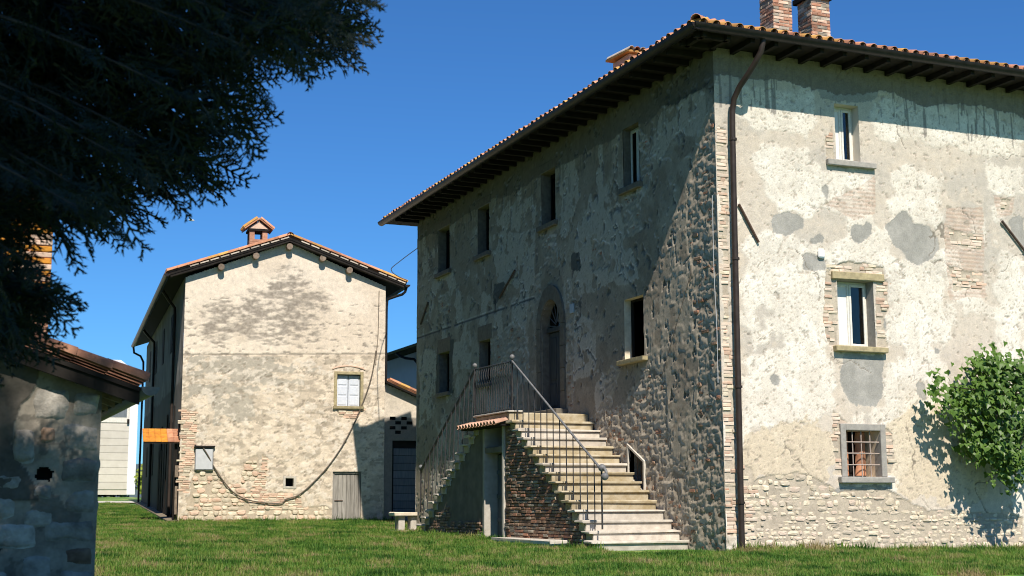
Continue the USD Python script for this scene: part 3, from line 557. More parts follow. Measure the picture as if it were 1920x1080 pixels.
# arched portal
an = np.linspace(0, np.pi, 13); vn = []
din = [(DC - DR * math.cos(a), DOOR[3] + DR * 1.12 * math.sin(a)) for a in an]; dout = [(DC - (DR + .24) * math.cos(a), DOOR[3] + (DR + .28) * 1.18 * math.sin(a)) for a in an]
portal = add(villa, 'door', box(VL, DOOR[0] + .05, DC - .006, DOOR[2] + .02, 5.12, -.24, -.18, .006), M['wood_door'], label='tall blue grey double door in an arched stone portal')
add(portal, 'door_leaf', box(VL, DC + .006, DOOR[1] - .05, DOOR[2] + .02, 5.12, -.24, -.18, .006), M['wood_door'])
for (a, b) in ((DOOR[0] + .05, DC - .006), (DC + .006, DOOR[1] - .05)):
    for (z0, z1) in ((3.30, 3.85), (3.95, 5.0)): add(portal, 'panel', box(VL, a + .09, b - .09, z0, z1, -.182, -.160, .012), M['wood_door'])
for k in range(12):
    q = np.array([din[k], din[k + 1], dout[k + 1], dout[k]])
    q = q.mean(0) + (q - q.mean(0)) * .985
    add(portal, 'arch_stone', hull(np.vstack([VL.P(q[:, 0], q[:, 1], .055), VL.P(q[:, 0], q[:, 1], -.16)])), M['surround'])
for s in (DOOR[0] - .24, DOOR[1]):
    for k in range(4): add(portal, 'jamb_stone', box(VL, s + .002, s + .238, 3.06 + .547 * k, 3.60 + .547 * k, -.16, .055, .008, .002), M['surround'])
add(portal, 'transom', box(VL, DOOR[0] + .02, DOOR[1] - .02, 5.14, 5.25, -.24, -.12, .008), M['wood_door'])
for a in np.linspace(.12, np.pi - .12, 9): add(portal, 'fanlight_ray', tube(VL.P(np.array([DC - .12 * math.cos(a), DC - (DR - .05) * math.cos(a)]), np.array([5.25 + .13 * math.sin(a), 5.25 + (DR - .04) * 1.1 * math.sin(a)]), np.array([-.17, -.17])), .012, 5), M['zinc'])
reveal(VL, arch, .3, portal, M['surround'])
add(portal, 'fanlight_pane', box(VL, DOOR[0] + .02, DOOR[1] - .02, 5.25, 5.95, -.215, -.205), M['glass'])
add(portal, 'threshold', box(VL, DOOR[0] - .3, DOOR[1] + .3, 2.90, 3.16, -.3, .30, .015, .003), M['surround'])
add(villa, 'number_plate', box(VL, 6.62, 6.84, 5.42, 5.64, .0, .03, .006), M['blue_plate'])
# anchors of the tie rods, wires, insulator
for (fr, a, b) in ((VF, (.47, 6.74), (.90, 6.00)), (VF, (7.06, 6.90), (7.66, 6.26)), (VL, (11.3, 6.42), (10.2, 7.0)), (VL, (17.9, 6.5), (17.2, 7.1))):
    q = fr.P(np.array([a[0], b[0]]), np.array([a[1], b[1]]), .045); 
    add(villa, 'anchor_bar', tube(q, .028, 6), M['iron_rust'])
add(villa, 'insulator', box(VF, 2.30, 2.46, 5.78, 5.96, 0, .07, .03), M['plaque'])
add(villa, 'wire', tube(smooth_path(VL.P(np.array([1.02, 1.6, 2.35]), np.array([5.5, 4.6, 3.5]), np.array([.035, .04, .035])), 12), .006, 5), M['cable'])
add(villa, 'wire', tube(smooth_path(VL.P(np.array([.08, .10, .05, .06]), np.array([6.9, 5.4, 4.2, 3.2]), np.array([.05, .05, .05, .05])), 12), .006, 5), M['cabinet'])
# roof, soffit, rafters
E0, EZ, SL = -.86, 9.98, .32
rx0, rx1, ry0, ry1 = E0, 15.86, E0, 19.3
hw = (rx1 - rx0) / 2; rz = EZ + hw * SL; xm = (rx0 + rx1) / 2
roofv = [(x, y, z) for x in (rx0, rx1) for y in (ry0, ry1) for z in (EZ - .06, EZ)] + [(xm, ry0 + hw, rz), (xm, ry1 - hw, rz)]
roof = add(villa, 'roof', hull(roofv), M['wood_dark'], label='hipped roof of barrel tiles')
for k in range(30): add(roof, 'rafter', box(VF, -.7 + k * .54, -.61 + k * .54, EZ - .175, EZ - .062, .02, .80), M['wood_dark'])
for k in range(36): add(roof, 'rafter', box(VL, -.7 + k * .54, -.61 + k * .54, EZ - .175, EZ - .062, .02, .80), M['wood_dark'])
def coppo(p, d, n, L=.42, r0=.088, r1=.072, seg=6, th=.014, up=True):
    """one barrel tile: p = middle of its lower end, d = up the slope, n = off the roof"""
    p, d, n = (np.asarray(q, float) for q in (p, d, n)); s = np.cross(d, n); an = np.linspace(0, np.pi, seg + 1); sg = 1 if up else -1
    ring = lambda c, r: c + r * (np.cos(an)[:, None] * s + sg * np.sin(an)[:, None] * n)
    q = np.vstack([ring(p, r0), ring(p + d * L + n * .012, r1), ring(p, r0 - th), ring(p + d * L + n * .012, r1 - th)]); k = seg + 1; i = np.arange(seg)
    f = np.vstack([np.stack([i, i + 1, i + 1 + k, i + k], 1), np.stack([i + 2 * k, i + 3 * k, i + 1 + 3 * k, i + 1 + 2 * k], 1), np.stack([i, i + 2 * k, i + 1 + 2 * k, i + 1], 1), np.stack([i + k, i + 1 + k, i + 1 + 3 * k, i + 3 * k], 1)])
    return q, np.vstack([f[:, [0, 1, 2]], f[:, [0, 2, 3]]])
cs = 1 / math.hypot(1, SL)
rest = MB(); cnt = 0
for side in ('front', 'left'):
    d = np.array([0, cs, SL * cs]) if side == 'front' else np.array([cs, 0, SL * cs])
    n = np.array([0, -SL * cs, cs]) if side == 'front' else np.array([-SL * cs, 0, cs])
    K = int((15.2 if side == 'front' else 20.0) / .262)
    for k in range(K):
        a = E0 + .10 + k * .262
        for row in range(6):
            o = row * .36 - .09
            if a - E0 < o * cs + .0: continue
            base = np.array([a, E0 + o * cs, EZ + o * SL * cs]) if side == 'front' else np.array([E0 + o * cs, a, EZ + o * SL * cs])
            jd = R.normal(0, .012, 2)
            for up in (True, False):
                b = base + n * (.050 if up else .105) + (np.array([.131, 0, 0]) if side == 'front' else np.array([0, .131, 0])) * (0 if up else 1) + d * jd[0] + n * jd[1] * .4
                t = coppo(b, d, n, r0=.094 if up else .10, r1=.076, up=up)
                if up and ((side == 'front' and row < 2 and k < 36) or (side == 'left' and row < 1)): add(roof, 'roof_tile', t, M[('tile_lichen' if R.random() < .7 else 'tile') if (side == 'front' and k < 12) else ('tile' if R.random() < .7 else 'tile_lichen')], True)
                else: rest.addm(t)
hd = np.array([1, 1, SL]) / math.sqrt(2 + SL * SL); hn = np.array([-SL / 2, -SL / 2, 1]); hn /= np.linalg.norm(hn)
for k in range(9): rest.addm(coppo(np.array([E0 - .04, E0 - .04, EZ]) + hd * .36 * k + hn * .09, hd, hn, .42, .11, .09))
add(roof, 'tiling', rest, M['tile'], True, kind='stuff')
# gutters, corner downpipe
def gutter(path0, path1, side, r=.125):
    an = np.linspace(np.pi, 2 * np.pi, 10); p0, p1 = np.array(path0, float), np.array(path1, float); s = np.array(side, float); q = []
    for rr in (r, r - .012):
        for p in (p0, p1): q.append(p + rr * (np.cos(an)[:, None] * s + np.sin(an)[:, None] * np.array([0, 0, 1.0])))
    q = np.vstack(q); i = np.arange(9); f = np.vstack([np.stack([i, i + 1, i + 11, i + 10], 1), np.stack([i + 20, i + 30, i + 31, i + 21], 1)])
    caps = np.array([(0, k, k + 1) for k in range(1, 9)]); caps2 = np.array([(10, k + 11, k + 10) for k in range(1, 9)])
    f = np.vstack([f[:, [0, 1, 2]], f[:, [0, 2, 3]], caps, caps2]); return q, f
add(villa, 'gutter', gutter((-.98, -.91, 9.985), (15.9, -.91, 9.985), (0, 1, 0)), M['metal_dark'], 40)
add(villa, 'gutter', gutter((-.91, -.98, 9.985), (-.91, 19.4, 9.985), (1, 0, 0)), M['metal_dark'], 40)
add(villa, 'downpipe', tube(smooth_path([(.62, -.88, 9.9), (.60, -.86, 9.72), (.50, -.62, 9.35), (.37, -.24, 8.95), (.335, -.13, 8.7), (.33, -.115, 8.3), (.29, -.115, 3), (.27, -.115, -.2)], 40), .059, 12), M['metal_brown'], True)
for z in (8.0, 5.6, 3.1, .9): add(villa, 'pipe_clip', tube([(.27 + .008 * z, -.115, z), (.27 + .008 * z, -.115, z + .045)], .078, 12), M['metal_brown'])
# chimneys
def brick_stack(parent, cx, cy, wx, wy, z0, z1, mats, th=.075):
    core = add(parent, 'chimney', box(WORLD, cx - wx / 2 + .012, cx + wx / 2 - .012, z0, z1, -cy - wy / 2 + .012, -cy + wy / 2 - .012), M['stone_buff'])
    z = z0; row = 0
    while z < z1 - .01:
        for (fr, L) in ((Fr((cx - wx / 2, cy - wy / 2, 0), (1, 0, 0), (0, -1, 0)), wx), (Fr((cx - wx / 2, cy - wy / 2, 0), (0, 1, 0), (-1, 0, 0)), wy)):
            cut = [0, L * .55, L] if row % 2 else [0, L * .3, L * .82, L]
            for a, b in zip(cut[:-1], cut[1:]):
                add(core, 'brick', piece_brick(fr, (a + b) / 2, z + th / 2, b - a - .008, th - .010, -.05, R.normal(.002, .004), R), M[mats[R.integers(len(mats))]])
        z += th; row += 1
    return core
brick_stack(villa, 3.06, 2.3, .50, .55, 10.6, 12.75, ['brick', 'brick_pale', 'stone_grey'])
c2 = brick_stack(villa, 4.08, 2.3, .50, .55, 10.6, 12.22, ['brick', 'brick_pale', 'stone_grey'])
add(c2, 'cap', box(WORLD, 3.76, 4.40, 12.22, 12.34, -2.66, -1.94, .01, .004), M['wood_dark'])
c3 = add(villa, 'chimney', box(WORLD, .02, .56, 10.1, 10.93, -4.45, -3.65, .01, .004), M['brick_pale'], label='squat side chimney under a tilted tile slab')
q = np.array([(-.08, 3.5, 10.92), (.66, 3.5, 10.92), (.66, 4.62, 11.0), (-.08, 4.62, 11.0)]); add(c3, 'cover_slab', hull(np.vstack([q, q + [0, 0, .05]])), M['tile_lichen'])
for k in range(5): add(c3, 'cover_tile', coppo((.0 + .145 * k, 3.45, 10.97), (0, .997, .07), (0, -.07, .997), 1.15, .075, .065), M['tile' if k % 2 else 'tavella'], True)

# ---------------------------------------------------------------- double staircase
stair = thing('staircase', 'stone double staircase with brick flank rising to the arched villa door', 'staircase', (-1.0, 6.9, .05))
SF = Fr((-1.96, 0, 0), (0, 1, 0), (-1, 0, 0)); RI, RU = .197, .325
def flight(mir, mats):
    Y = (lambda y: 13.9 - y) if mir else (lambda y: y)
    for i in range(1, 15):
        y0 = 1.35 + RU * (i - 1); z = RI * i; a, b = sorted((Y(y0 + .045), Y(y0 + RU + .05)))
        ex = .10 if i == 1 else 0; mt = M[mats(i)]
        st_ = add(stair, 'step', box(SF, a, b, z - RI - (.25 if i == 1 else 0.02), z - .058, -1.93, -.01 + ex, .012, .003), mt)
        a, b = sorted((Y(y0), Y(y0 + RU + .05)))
        add(st_, 'tread', box(SF, a, b, z - .056, z + R.normal(0, .003), -1.94, .095 + ex + R.normal(0, .010), .016, .007), mt)
rs = np.random.default_rng(5)
flight(False, lambda i: 'step' if i < 5 or rs.random() < .25 else 'step_ochre'); flight(True, lambda i: 'step')
add(stair, 'landing', box(SF, 5.90, 8.02, 2.70, 2.955, -1.94, .03, .015, .003), M['step_ochre'])
add(stair, 'landing_edge', box(SF, 5.86, 8.10, 2.958, 3.0, -.30, .07, .012, .003), M['concrete'])
def prism(fr, poly, n0, n1):
    p = np.array(poly, float); return hull(np.vstack([fr.P(p[:, 0], p[:, 1], n0), fr.P(p[:, 0], p[:, 1], n1)]))
w0 = add(stair, 'wall', prism(SF, [(1.75, -.4), (6.30, -.4), (6.30, 2.72), (6.0, 2.72), (1.75, .02)], -1.9, -.035), M['brick_dark'], label='brick flank under the right flight')
fl = [(1.95, -.2), (6.26, -.2), (6.26, 2.70), (6.02, 2.70), (1.95, .17)]
def courses(fr, poly, parent, mats, limit, seed, hh=.070, ww=(.22, .29), n0=-.05, n1=.0, jit=.007, inner=None):
    g = np.random.default_rng(seed); p = np.array(poly); out = []; z = p[:, 1].min(); r = 0
    while z < p[:, 1].max():
        u = p[:, 0].min() - (r % 2) * .12
        while u < p[:, 0].max():
            w_ = g.uniform(*ww); c_ = (u + w_ / 2, z + hh / 2)
            ok = all(inpoly(poly, np.array([c_[0] + s * w_ * .42]), np.array([c_[1] + q * hh * .4]))[0] for s in (-1, 1) for q in (-1, 1))
            if ok and (inner is None or inner(*c_)): out.append((c_[0], c_[1], w_ + g.random(), piece_brick(fr, c_[0], c_[1], w_ - .011, hh - .014, n0, n1 + g.normal(0, jit), g)))
            u += w_
        z += hh; r += 1
    emit(parent, 'brick', out, mats, limit, g, 'brickwork')
courses(SF, fl, w0, ['brick_dark', 'brick_dark', 'brick', 'stone_grey'], 240, 1)
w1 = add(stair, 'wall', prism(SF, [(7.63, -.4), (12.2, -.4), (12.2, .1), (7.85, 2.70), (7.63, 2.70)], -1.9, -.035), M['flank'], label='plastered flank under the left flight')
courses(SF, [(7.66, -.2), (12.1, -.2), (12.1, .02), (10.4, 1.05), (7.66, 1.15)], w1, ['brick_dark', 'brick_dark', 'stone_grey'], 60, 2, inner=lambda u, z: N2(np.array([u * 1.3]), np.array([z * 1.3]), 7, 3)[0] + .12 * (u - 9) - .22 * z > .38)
add(stair, 'corner_render', box(SF, 6.30, 6.42, -.3, 2.70, -.45, .012, .02, .006), M['concrete'])
add(stair, 'lintel', box(SF, 6.42, 7.52, 2.08, 2.22, -.4, -.02, .01, .003), M['flank'])
add(stair, 'door_jamb', box(SF, 7.51, 7.625, -.2, 2.70, -.5, .006, .008, .002), M['concrete'])
dr = add(stair, 'door', box(SF, 6.42, 7.52, -.1, 2.07, -.42, -.36), M['black'], label='dark green plank door under the landing')
for k in range(7): add(dr, 'plank', box(SF, 6.44 + .153 * k, 6.585 + .153 * k, -.05, 2.05, -.36, -.325, .006), M['wood_blue'])
for z in (.5, 1.05, 1.6): add(dr, 'batten', box(SF, 6.46, 7.48, z, z + .09, -.325, -.295, .006), M['wood_blue'])
aw = add(stair, 'awning', box(SF, 5.95, 8.55, 2.66, 2.695, -.1, .20), M['wood_dark'], label='narrow row of terracotta tiles under the landing')
for k in range(13):
    d = np.array([.97, 0, .243]); n = np.array([-.243, 0, .97])
    add(aw, 'roof_tile', coppo((-2.30, 6.05 + .198 * k, 2.70), d, n, .36, .078, .068), M['tile_pink'], True)
    add(aw, 'roof_tile', coppo((-2.27, 6.15 + .198 * k, 2.75), d, n, .34, .080, .07, up=False), M['tile_pink'], True)

rail = thing('iron_railing', 'wrought iron stair railing with thin balusters and ball finials', 'railing', (-1.9, 6.9, .4))
X = -1.90
top = [(1.42, 1.56), (5.94, 4.12), (8.30, 4.14), (12.32, 1.80)]
def rz_(y):
    t = np.array(top); return float(np.interp(y, t[:, 0], t[:, 1]))
add(rail, 'handrail', tube([(X, 1.42, 1.56), (X, 5.94, 4.12)], .024, 8), M['zinc'], True)
add(rail, 'handrail', tube([(X, 5.94, 4.12), (X, 8.30, 4.14)], .016, 8), M['iron'], True)
add(rail, 'handrail', tube([(X, 8.30, 4.14), (X, 12.32, 1.80)], .036, 8), M['iron'], True)
for i in range(2, 15):
    y = 1.35 + RU * (i - 1) + .07; z = RI * i
    add(rail, 'baluster', tube([(X, y, z - .10), (X, y, rz_(y))], .011, 6), M['iron'])
    add(rail, 'foot', tube([(X - .055, y + .03, z - .09), (X, y, z - .09), (X + .03, y, z - .09)], .013, 6), M['iron'])
    ym = 13.9 - y
    if i > 2:
        add(rail, 'baluster', tube([(X - .1, ym, z - .05), (X - .03, ym, rz_(ym))], .011, 6), M['iron'])
        add(rail, 'foot', tube([(X - .10, ym, z - .05), (X + .02, ym, z - .05)], .014, 6), M['iron'])
for k in range(16):
    y = 6.02 + .1475 * k; s = .018 * math.sin(k)
    add(rail, 'baluster', tube([(X, y, 2.95), (X, y, 3.78), (X - .035, y, 3.90), (X - .03, y, 4.0), (X, y, 4.12)], .0105, 6), M['iron'])
add(rail, 'bottom_rail', tube([(X, 5.94, 3.05), (X, 8.30, 3.05)], .012, 6), M['iron'])
def ball(c, r, n=12):
    an = np.linspace(0, np.pi, 9); return tube([np.array(c) + [0, 0, -r * math.cos(a)] for a in an], [max(.002, r * math.sin(a)) for a in an], n, False)
for (y, z0, z1) in ((5.94, 2.95, 4.16), (8.30, 2.95, 4.18), (12.32, .70, 1.84)):
    add(rail, 'post', tube([(X, y, z0), (X, y, z1)], .020, 8), M['iron']); add(rail, 'finial', ball((X, y, z1 + .055), .060), M['zinc'], True)
add(rail, 'post', tube([(X, 1.42, .42), (X, 1.42, 1.56)], .018, 8), M['iron'])
for p in ((X, 1.40, 1.60), (X - .02, 1.24, 1.43)): add(rail, 'scroll', ball(p, .075), M['zinc'], True)
add(rail, 'scroll', tube(smooth_path([(X, 1.44, 1.57), (X, 1.30, 1.58), (X, 1.22, 1.50), (X, 1.24, 1.40)], 10), .03, 8), M['zinc'], True)

sl = thing('stone_slab', 'long stone slab lying along the brick flank of the staircase', 'slab', (-2.15, 4.5, .0))
add(sl, 'slab', box(SF, 2.86, 6.05, .10, .18, .0, .42, .012, .006), M['concrete'])
add(sl, 'support', box(SF, 2.90, 3.35, -.2, .098, .03, .40, .012, .005), M['concrete']); add(sl, 'support', box(SF, 5.65, 5.95, -.2, .098, .03, .36, .012, .005), M['concrete'])
bn = thing('stone_bench', 'small stone bench at the foot of the left stair flight', 'bench', (-2.15, 12.95, .16))
add(bn, 'seat', box(WORLD, -2.50, -1.80, .60, .70, -13.25, -12.70, .02, .006), M['stone_warm'])
for x in (-2.35, -2.0): add(bn, 'leg', box(WORLD, x, x + .18, .22, .598, -13.15, -12.82, .015, .006), M['concrete'])
add(bn, 'foot', box(WORLD, -2.45, -1.85, .02, .218, -13.22, -12.75, .015, .006), M['concrete'])

# ---------------------------------------------------------------- farmhouse
TH = math.radians(4.5); DW = np.array([math.sin(TH), math.cos(TH), 0]); DG = np.array([math.cos(TH), -math.sin(TH), 0]); A0 = np.array([-8, 25.5, 0.0])
GF = Fr(A0, DG, -DW); GL = Fr(A0 + DG * 1.83, DW, -DG)
farm = thing('farmhouse', 'cream two storey farmhouse with gable end and dark weathered side', 'house', A0 + DG * 5.4 + [0, 0, .4])
UL, UR, UA = 1.83, 8.97, 5.40; ZL, ZA = 8.77, 10.20
gtop = lambda u: np.where(u < UA, ZL + (ZA - ZL) * (u - UL) / (UA - UL), ZA + (8.76 - ZA) * (u - UA) / (UR - UA))
GW = (7.23, 8.08, 4.38, 5.51); GD = (7.13, 8.15, .2, 2.06); GV = (5.47, 5.75, 1.54, 1.82); GC = (2.36, 2.93, 2.12, 2.92)
def gable_surf(U, Z):
    pe, br, st, gr = masks(GABLE, ['peel', 'brick', 'stone', 'gray'], U, Z, .16, 71)
    n1 = N2(U * .8, Z * .8, 81, 5); n2 = N2(U * 2.6, Z * 3.4, 82, 5); n3 = N2(U * 14, Z * 14, 83, 3); na = N2(U * 2.2, Z * 6.5, 84, 5)
    col = lay(np.broadcast_to(C3(.76, .675, .56), U.shape + (3,)).copy(), sstep(.4, .65, n1), C3(.70, .61, .495))
    line = 6.05 + .035 * (U - UL); low = Z < line
    lowc = lay(np.broadcast_to(C3(.72, .625, .50), U.shape + (3,)).copy(), sstep(.40, .62, .6 * n2 + .4 * N2(U * 6, Z * 15, 93, 4)) * .75, C3(.54, .46, .36))
    lowc = lay(lowc, (N2(U * 3, Z * 8, 88, 5) > .60) * .8, C3(.43, .37, .29)); col = np.where(low[..., None], lowc, col)
    nb = N2(U * 4.2, Z * 13, 89, 5); nc = N2(U * 7, Z * 20, 92, 4); pes = gaussian_filter(pe.astype(float), 9); pk = np.maximum(sstep(.40, .60, .35 * na + .35 * nb + .30 * nc + .30 * (pes - .85)) * sstep(.05, .5, pes), sstep(.60, .68, .6 * nb + .4 * nc) * ((Z > line) & (Z < 8.1))); col = lay(col, pk * .9, lay(np.broadcast_to(C3(.29, .25, .205), U.shape + (3,)).copy(), sstep(.4, .7, n3), C3(.40, .35, .29)))
    col = lay(col, gr * (N2(U * 2, Z * 4, 85, 4) > .42) * .8, C3(.42, .385, .32))
    spot = (N2(U * 8, Z * 9, 86, 3) > .70) & low; col = lay(col, spot * .7, C3(.33, .28, .22)); wsp = (N2(U * 5, Z * 7, 87, 4) > .60) & (Z < 6.05); col = lay(col, wsp * .7, C3(.72, .65, .55))
    ln = np.abs(Z - line) < .025; col = lay(col, ln * .75, C3(.30, .26, .21))
    ex = br | st; col = lay(col, ex, C3(.50, .42, .32)); gm = sstep(1.5, .3, Z + (n2 - .5)); col = lay(col, gm * .4, C3(.50, .42, .31))
    dn = .014 * (n2 - .5) + .012 * (n3 - .5) - .014 * pk - .02 * spot - .02 * ln + .008 * wsp
    return col, np.where(ex, -.022 + .01 * (n3 - .5), dn)
gh = [rect(*q) for q in (GW, GD, GV)]
us = axis(UL, UR, .033, (GW[0], GW[1], GD[0], GD[1], GV[0], GV[1])); zs = axis(.1, 10.2, .033, (GW[2], GW[3], GD[3], GV[2], GV[3]))
g, tint = wall_sheet(GF, us, zs, gh, gable_surf, gtop)
wg = add(farm, 'wall', g, M['plaster'], True, label='sunlit gable wall of cream plaster with a dark peeled centre', tint=tint)
gb = masonry(GF, GABLE, 'brick', UL, 8.6, .3, 4.5, gh, 71, (.068, .076), (.22, .30), -.05, .0, 'brick', rng, .012, .16, .006)
gs = masonry(GF, GABLE, 'stone', UL + .1, 7.3, .2, 2.4, gh, 71, (.10, .19), (.16, .38), -.05, .008, 'stone', rng, .012, .16, .012, .12)
emit(wg, 'brick', gb, ['brick_pale', 'brick_pale', 'stone_warm'], 140, rng, 'brickwork'); emit(wg, 'stone', gs, ['stone_warm', 'stone_warm', 'brick_pale'], 140, rng, 'rubble')
LN = 22.4
def side_surf(U, Z):
    n1 = N2(U * .7, Z * .7, 91, 5); n2 = N2(U * 3, Z * 1.0, 92, 4)
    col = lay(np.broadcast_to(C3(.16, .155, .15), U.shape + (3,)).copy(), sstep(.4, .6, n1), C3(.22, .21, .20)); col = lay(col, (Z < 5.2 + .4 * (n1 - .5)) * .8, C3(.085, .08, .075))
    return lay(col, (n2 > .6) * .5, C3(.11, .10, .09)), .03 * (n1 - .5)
SW = [(5.2, 6.3), (9.8, 10.9), (14.2, 15.3), (18.6, 19.6)]
sh = [rect(a, b, 6.7, 8.15) for a, b in SW] + [rect(a + .1, b + .1, 2.2, 3.6) for a, b in SW[1:]]
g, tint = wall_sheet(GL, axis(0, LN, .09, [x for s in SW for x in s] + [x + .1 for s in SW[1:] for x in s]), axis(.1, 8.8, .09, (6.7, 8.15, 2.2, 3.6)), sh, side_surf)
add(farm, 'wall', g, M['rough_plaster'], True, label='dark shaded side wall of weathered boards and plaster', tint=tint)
for h in sh:
    w = add(farm, 'window', box(GL, h[0][0] - .6, h[1][0] + 1.7, h[0][1] - .3, h[2][1] + .3, -.04, -.012), M['black'])
    add(w, 'shutter', box(GL, h[0][0], (h[0][0] + h[1][0]) / 2, h[0][1], h[2][1], -.010, .02, .006), M['wood_dark'])
for k in range(26):
    a = .12 + k * .41
    if k % 3 != 1: add(farm, 'board', box(GL, a, a + .36 + R.normal(0, .03), .3 + R.random() * .4, 3.0 + R.random() * 1.6, .015, .05, .008, .004), M['wood_dark'])
PB = lambda u, s, z: A0 + DG * u + DW * s + np.array([0, 0, z])
far_q = [(PB(UR, 0, .1), PB(UR, LN, .1), PB(UR, LN, 8.75), PB(UR, 0, 8.75)), (PB(UL, LN, .1), PB(UR, LN, .1), PB(UR, LN, 8.75), PB(UL, LN, 8.75))]
for q in far_q: add(farm, 'wall', (np.array(q), np.array([(0, 1, 2), (0, 2, 3)])), M['cream_wall'])
RZ, RE, RU_ = 10.33, 8.84, (1.23, 9.65)
fr_roof = MB()
for e in RU_:
    q = [PB(e, -.32, RE - .07), PB(e, -.32, RE), PB(UA, -.32, RZ), PB(UA, -.32, RZ - .075)]; fr_roof.addm(hull(np.vstack([q, [p + DW * (LN + .6) for p in q]])))
froof = add(farm, 'roof', fr_roof, M['wood_dark'], label='low pitched roof of terracotta barrel tiles')
trest = MB()
for e, sg in ((RU_[0], 1), (RU_[1], -1)):
    run = abs(UA - e); sl_ = (RZ - RE) / run; c_ = 1 / math.hypot(1, sl_); d = DG * sg * c_ + np.array([0, 0, sl_ * c_]); n = -DG * sg * sl_ * c_ + np.array([0, 0, c_]); L = run / c_
    for k in range(12):
        t = k * L / 12
        add(froof, 'roof_tile', coppo(PB(e, -.26, RE) + d * (t - .03) + n * .085, d, n, .43, .10, .083), M['tile_lichen' if R.random() < .35 else 'tile'], True)
        if R.random() < .8: add(froof, 'tavella', hull(np.vstack([PB(e, -.34 + a, RE) + d * (t + b) + n * c2_ for a in (0, .3) for b in (.02, .33) for c2_ in (.004, .045)])), M['tavella'])
        for row in range(1, 30): 
            if row < 5 or k < 2: trest.addm(coppo(PB(e, -.26 + row * .235, RE) + d * (t - .03 + R.normal(0, .01)) + n * .085, d, n, .43, .10, .083, 4))
        for row in range(0, 30):
            if row < 5 or k < 2: trest.addm(coppo(PB(e, -.145 + row * .235, RE) + d * (t - .03) + n * .11, d, n, .43, .10, .083, 4, up=False))
    add(froof, 'underboard', hull(np.vstack([PB(e, -.30 + a, RE - .075) + d * b - n * c2_ for a in (0, .28) for b in (.05, L) for c2_ in (.004, .07)])), M['wood_dark'])
    add(farm, 'gutter', gutter(PB(e - .06 * sg, -.34, RE - .02), PB(e - .06 * sg, LN + .3, RE - .02), DG * sg, .10), M['metal_dark'], 40)
for k in range(3): trest.addm(coppo(PB(UA, -.36 + k * .4, RZ + .07), DW, (0, 0, 1), .44, .13, .11))
add(froof, 'tiling', trest, M['tile'], True, kind='stuff')
for u, z in ((5.40, 10.02), (4.22, 9.62), (6.60, 9.66), (3.02, 9.16), (7.58, 9.27)):
    add(farm, 'purlin_end', tube([PB(u, -.27, z), PB(u, .1, z)], .115, 9), M['beam_end'])
# gable window with pale blue shutters, door, vent, chimney
w = add(farm, 'window', MB().addm(box(GF, 7.12, 7.23, 4.38, 5.62, -.2, .03, .01, .003)).addm(box(GF, 8.08, 8.19, 4.38, 5.62, -.2, .03, .01, .003)).addm(box(GF, 7.23, 8.08, 5.51, 5.62, -.2, .03, .01, .003)), M['pietra_lichen'], label='window with closed pale blue shutters')
add(w, 'sill', box(GF, 7.10, 8.21, 4.28, 4.38, -.2, .08, .01, .003), M['pietra_lichen'])
for a, b in ((7.24, 7.645), (7.665, 8.07)):
    s = add(w, 'shutter', box(GF, a, b, 4.39, 5.49, -.16, -.125, .005), M['blue_white'])
    for z0, z1 in ((4.43, 4.74), (4.79, 5.10), (5.15, 5.45)): add(s, 'shutter_panel', box(GF, a + .05, b - .05, z0, z1, -.126, -.108, .012), M['blue_white'])
add(w, 'relieving_arch', tube(smooth_path(GF.P(np.array([7.05, 7.35, 7.65, 7.95, 8.25]), np.array([5.70, 5.79, 5.82, 5.79, 5.70]), .0), 12), .035, 6), M['brick_pale'])
d0 = add(farm, 'door', MB().addm(box(GF, 7.13, 7.20, .1, 2.06, -.16, -.06, .006)).addm(box(GF, 8.08, 8.15, .1, 2.06, -.16, -.06, .006)).addm(box(GF, 7.2, 8.08, 1.98, 2.06, -.16, -.06, .006)), M['wood_grey'], label='low weathered plank door in the gable corner')
for k in range(6): add(d0, 'plank', box(GF, 7.205 + k * .146, 7.343 + k * .146, .2, 1.97, -.14, -.10 + R.normal(0, .003), .006), M['wood_grey'])
add(d0, 'latch', box(GF, 7.22, 7.52, 1.03, 1.06, -.10, -.075), M['iron_rust'])
v = add(farm, 'vent', MB().addm(box(GF, 5.38, 5.47, 1.46, 1.90, -.15, .018, .01, .004)).addm(box(GF, 5.75, 5.84, 1.46, 1.90, -.15, .018, .01, .004)).addm(box(GF, 5.47, 5.75, 1.82, 1.90, -.15, .018, .01, .004)).addm(box(GF, 5.47, 5.75, 1.46, 1.54, -.15, .018, .01, .004)), M['concrete'])
add(v, 'inside', box(GF, 5.44, 5.78, 1.5, 1.86, -.35, -.3), M['black'])
cab = thing('meter_cabinet', 'small grey metal cabinet on the gable wall of the farmhouse', 'cabinet', PB(2.64, 0, 2.12))
add(cab, 'door', box(GF, 2.36, 2.93, 2.12, 2.81, .004, .09, .008), M['cabinet']); add(cab, 'frame', MB().addm(box(GF, 2.33, 2.36, 2.09, 2.84, .002, .075, .004)).addm(box(GF, 2.93, 2.96, 2.09, 2.84, .002, .075, .004)).addm(box(GF, 2.36, 2.93, 2.09, 2.12, .002, .075)).addm(box(GF, 2.36, 2.93, 2.81, 2.84, .002, .075)), M['zinc'])
add(cab, 'rain_hood', box(GF, 2.30, 3.0, 2.86, 2.92, .0, .14, .01, .006), M['wood_dark'])
cp = GF.P(np.array([2.60, 2.75, 2.93, 3.3, 3.72, 4.2, 4.65, 5.15, 5.36, 5.42, 5.48, 5.8, 6.12, 6.5, 6.86, 7.15, 7.45, 8.0, 8.5, 8.62]), np.array([2.84, 2.62, 2.3, 1.75, 1.3, 1.07, .99, .95, .97, 1.04, 1.10, 1.18, 1.39, 1.75, 2.14, 2.52, 2.98, 4.1, 5.6, 6.4]), .055)
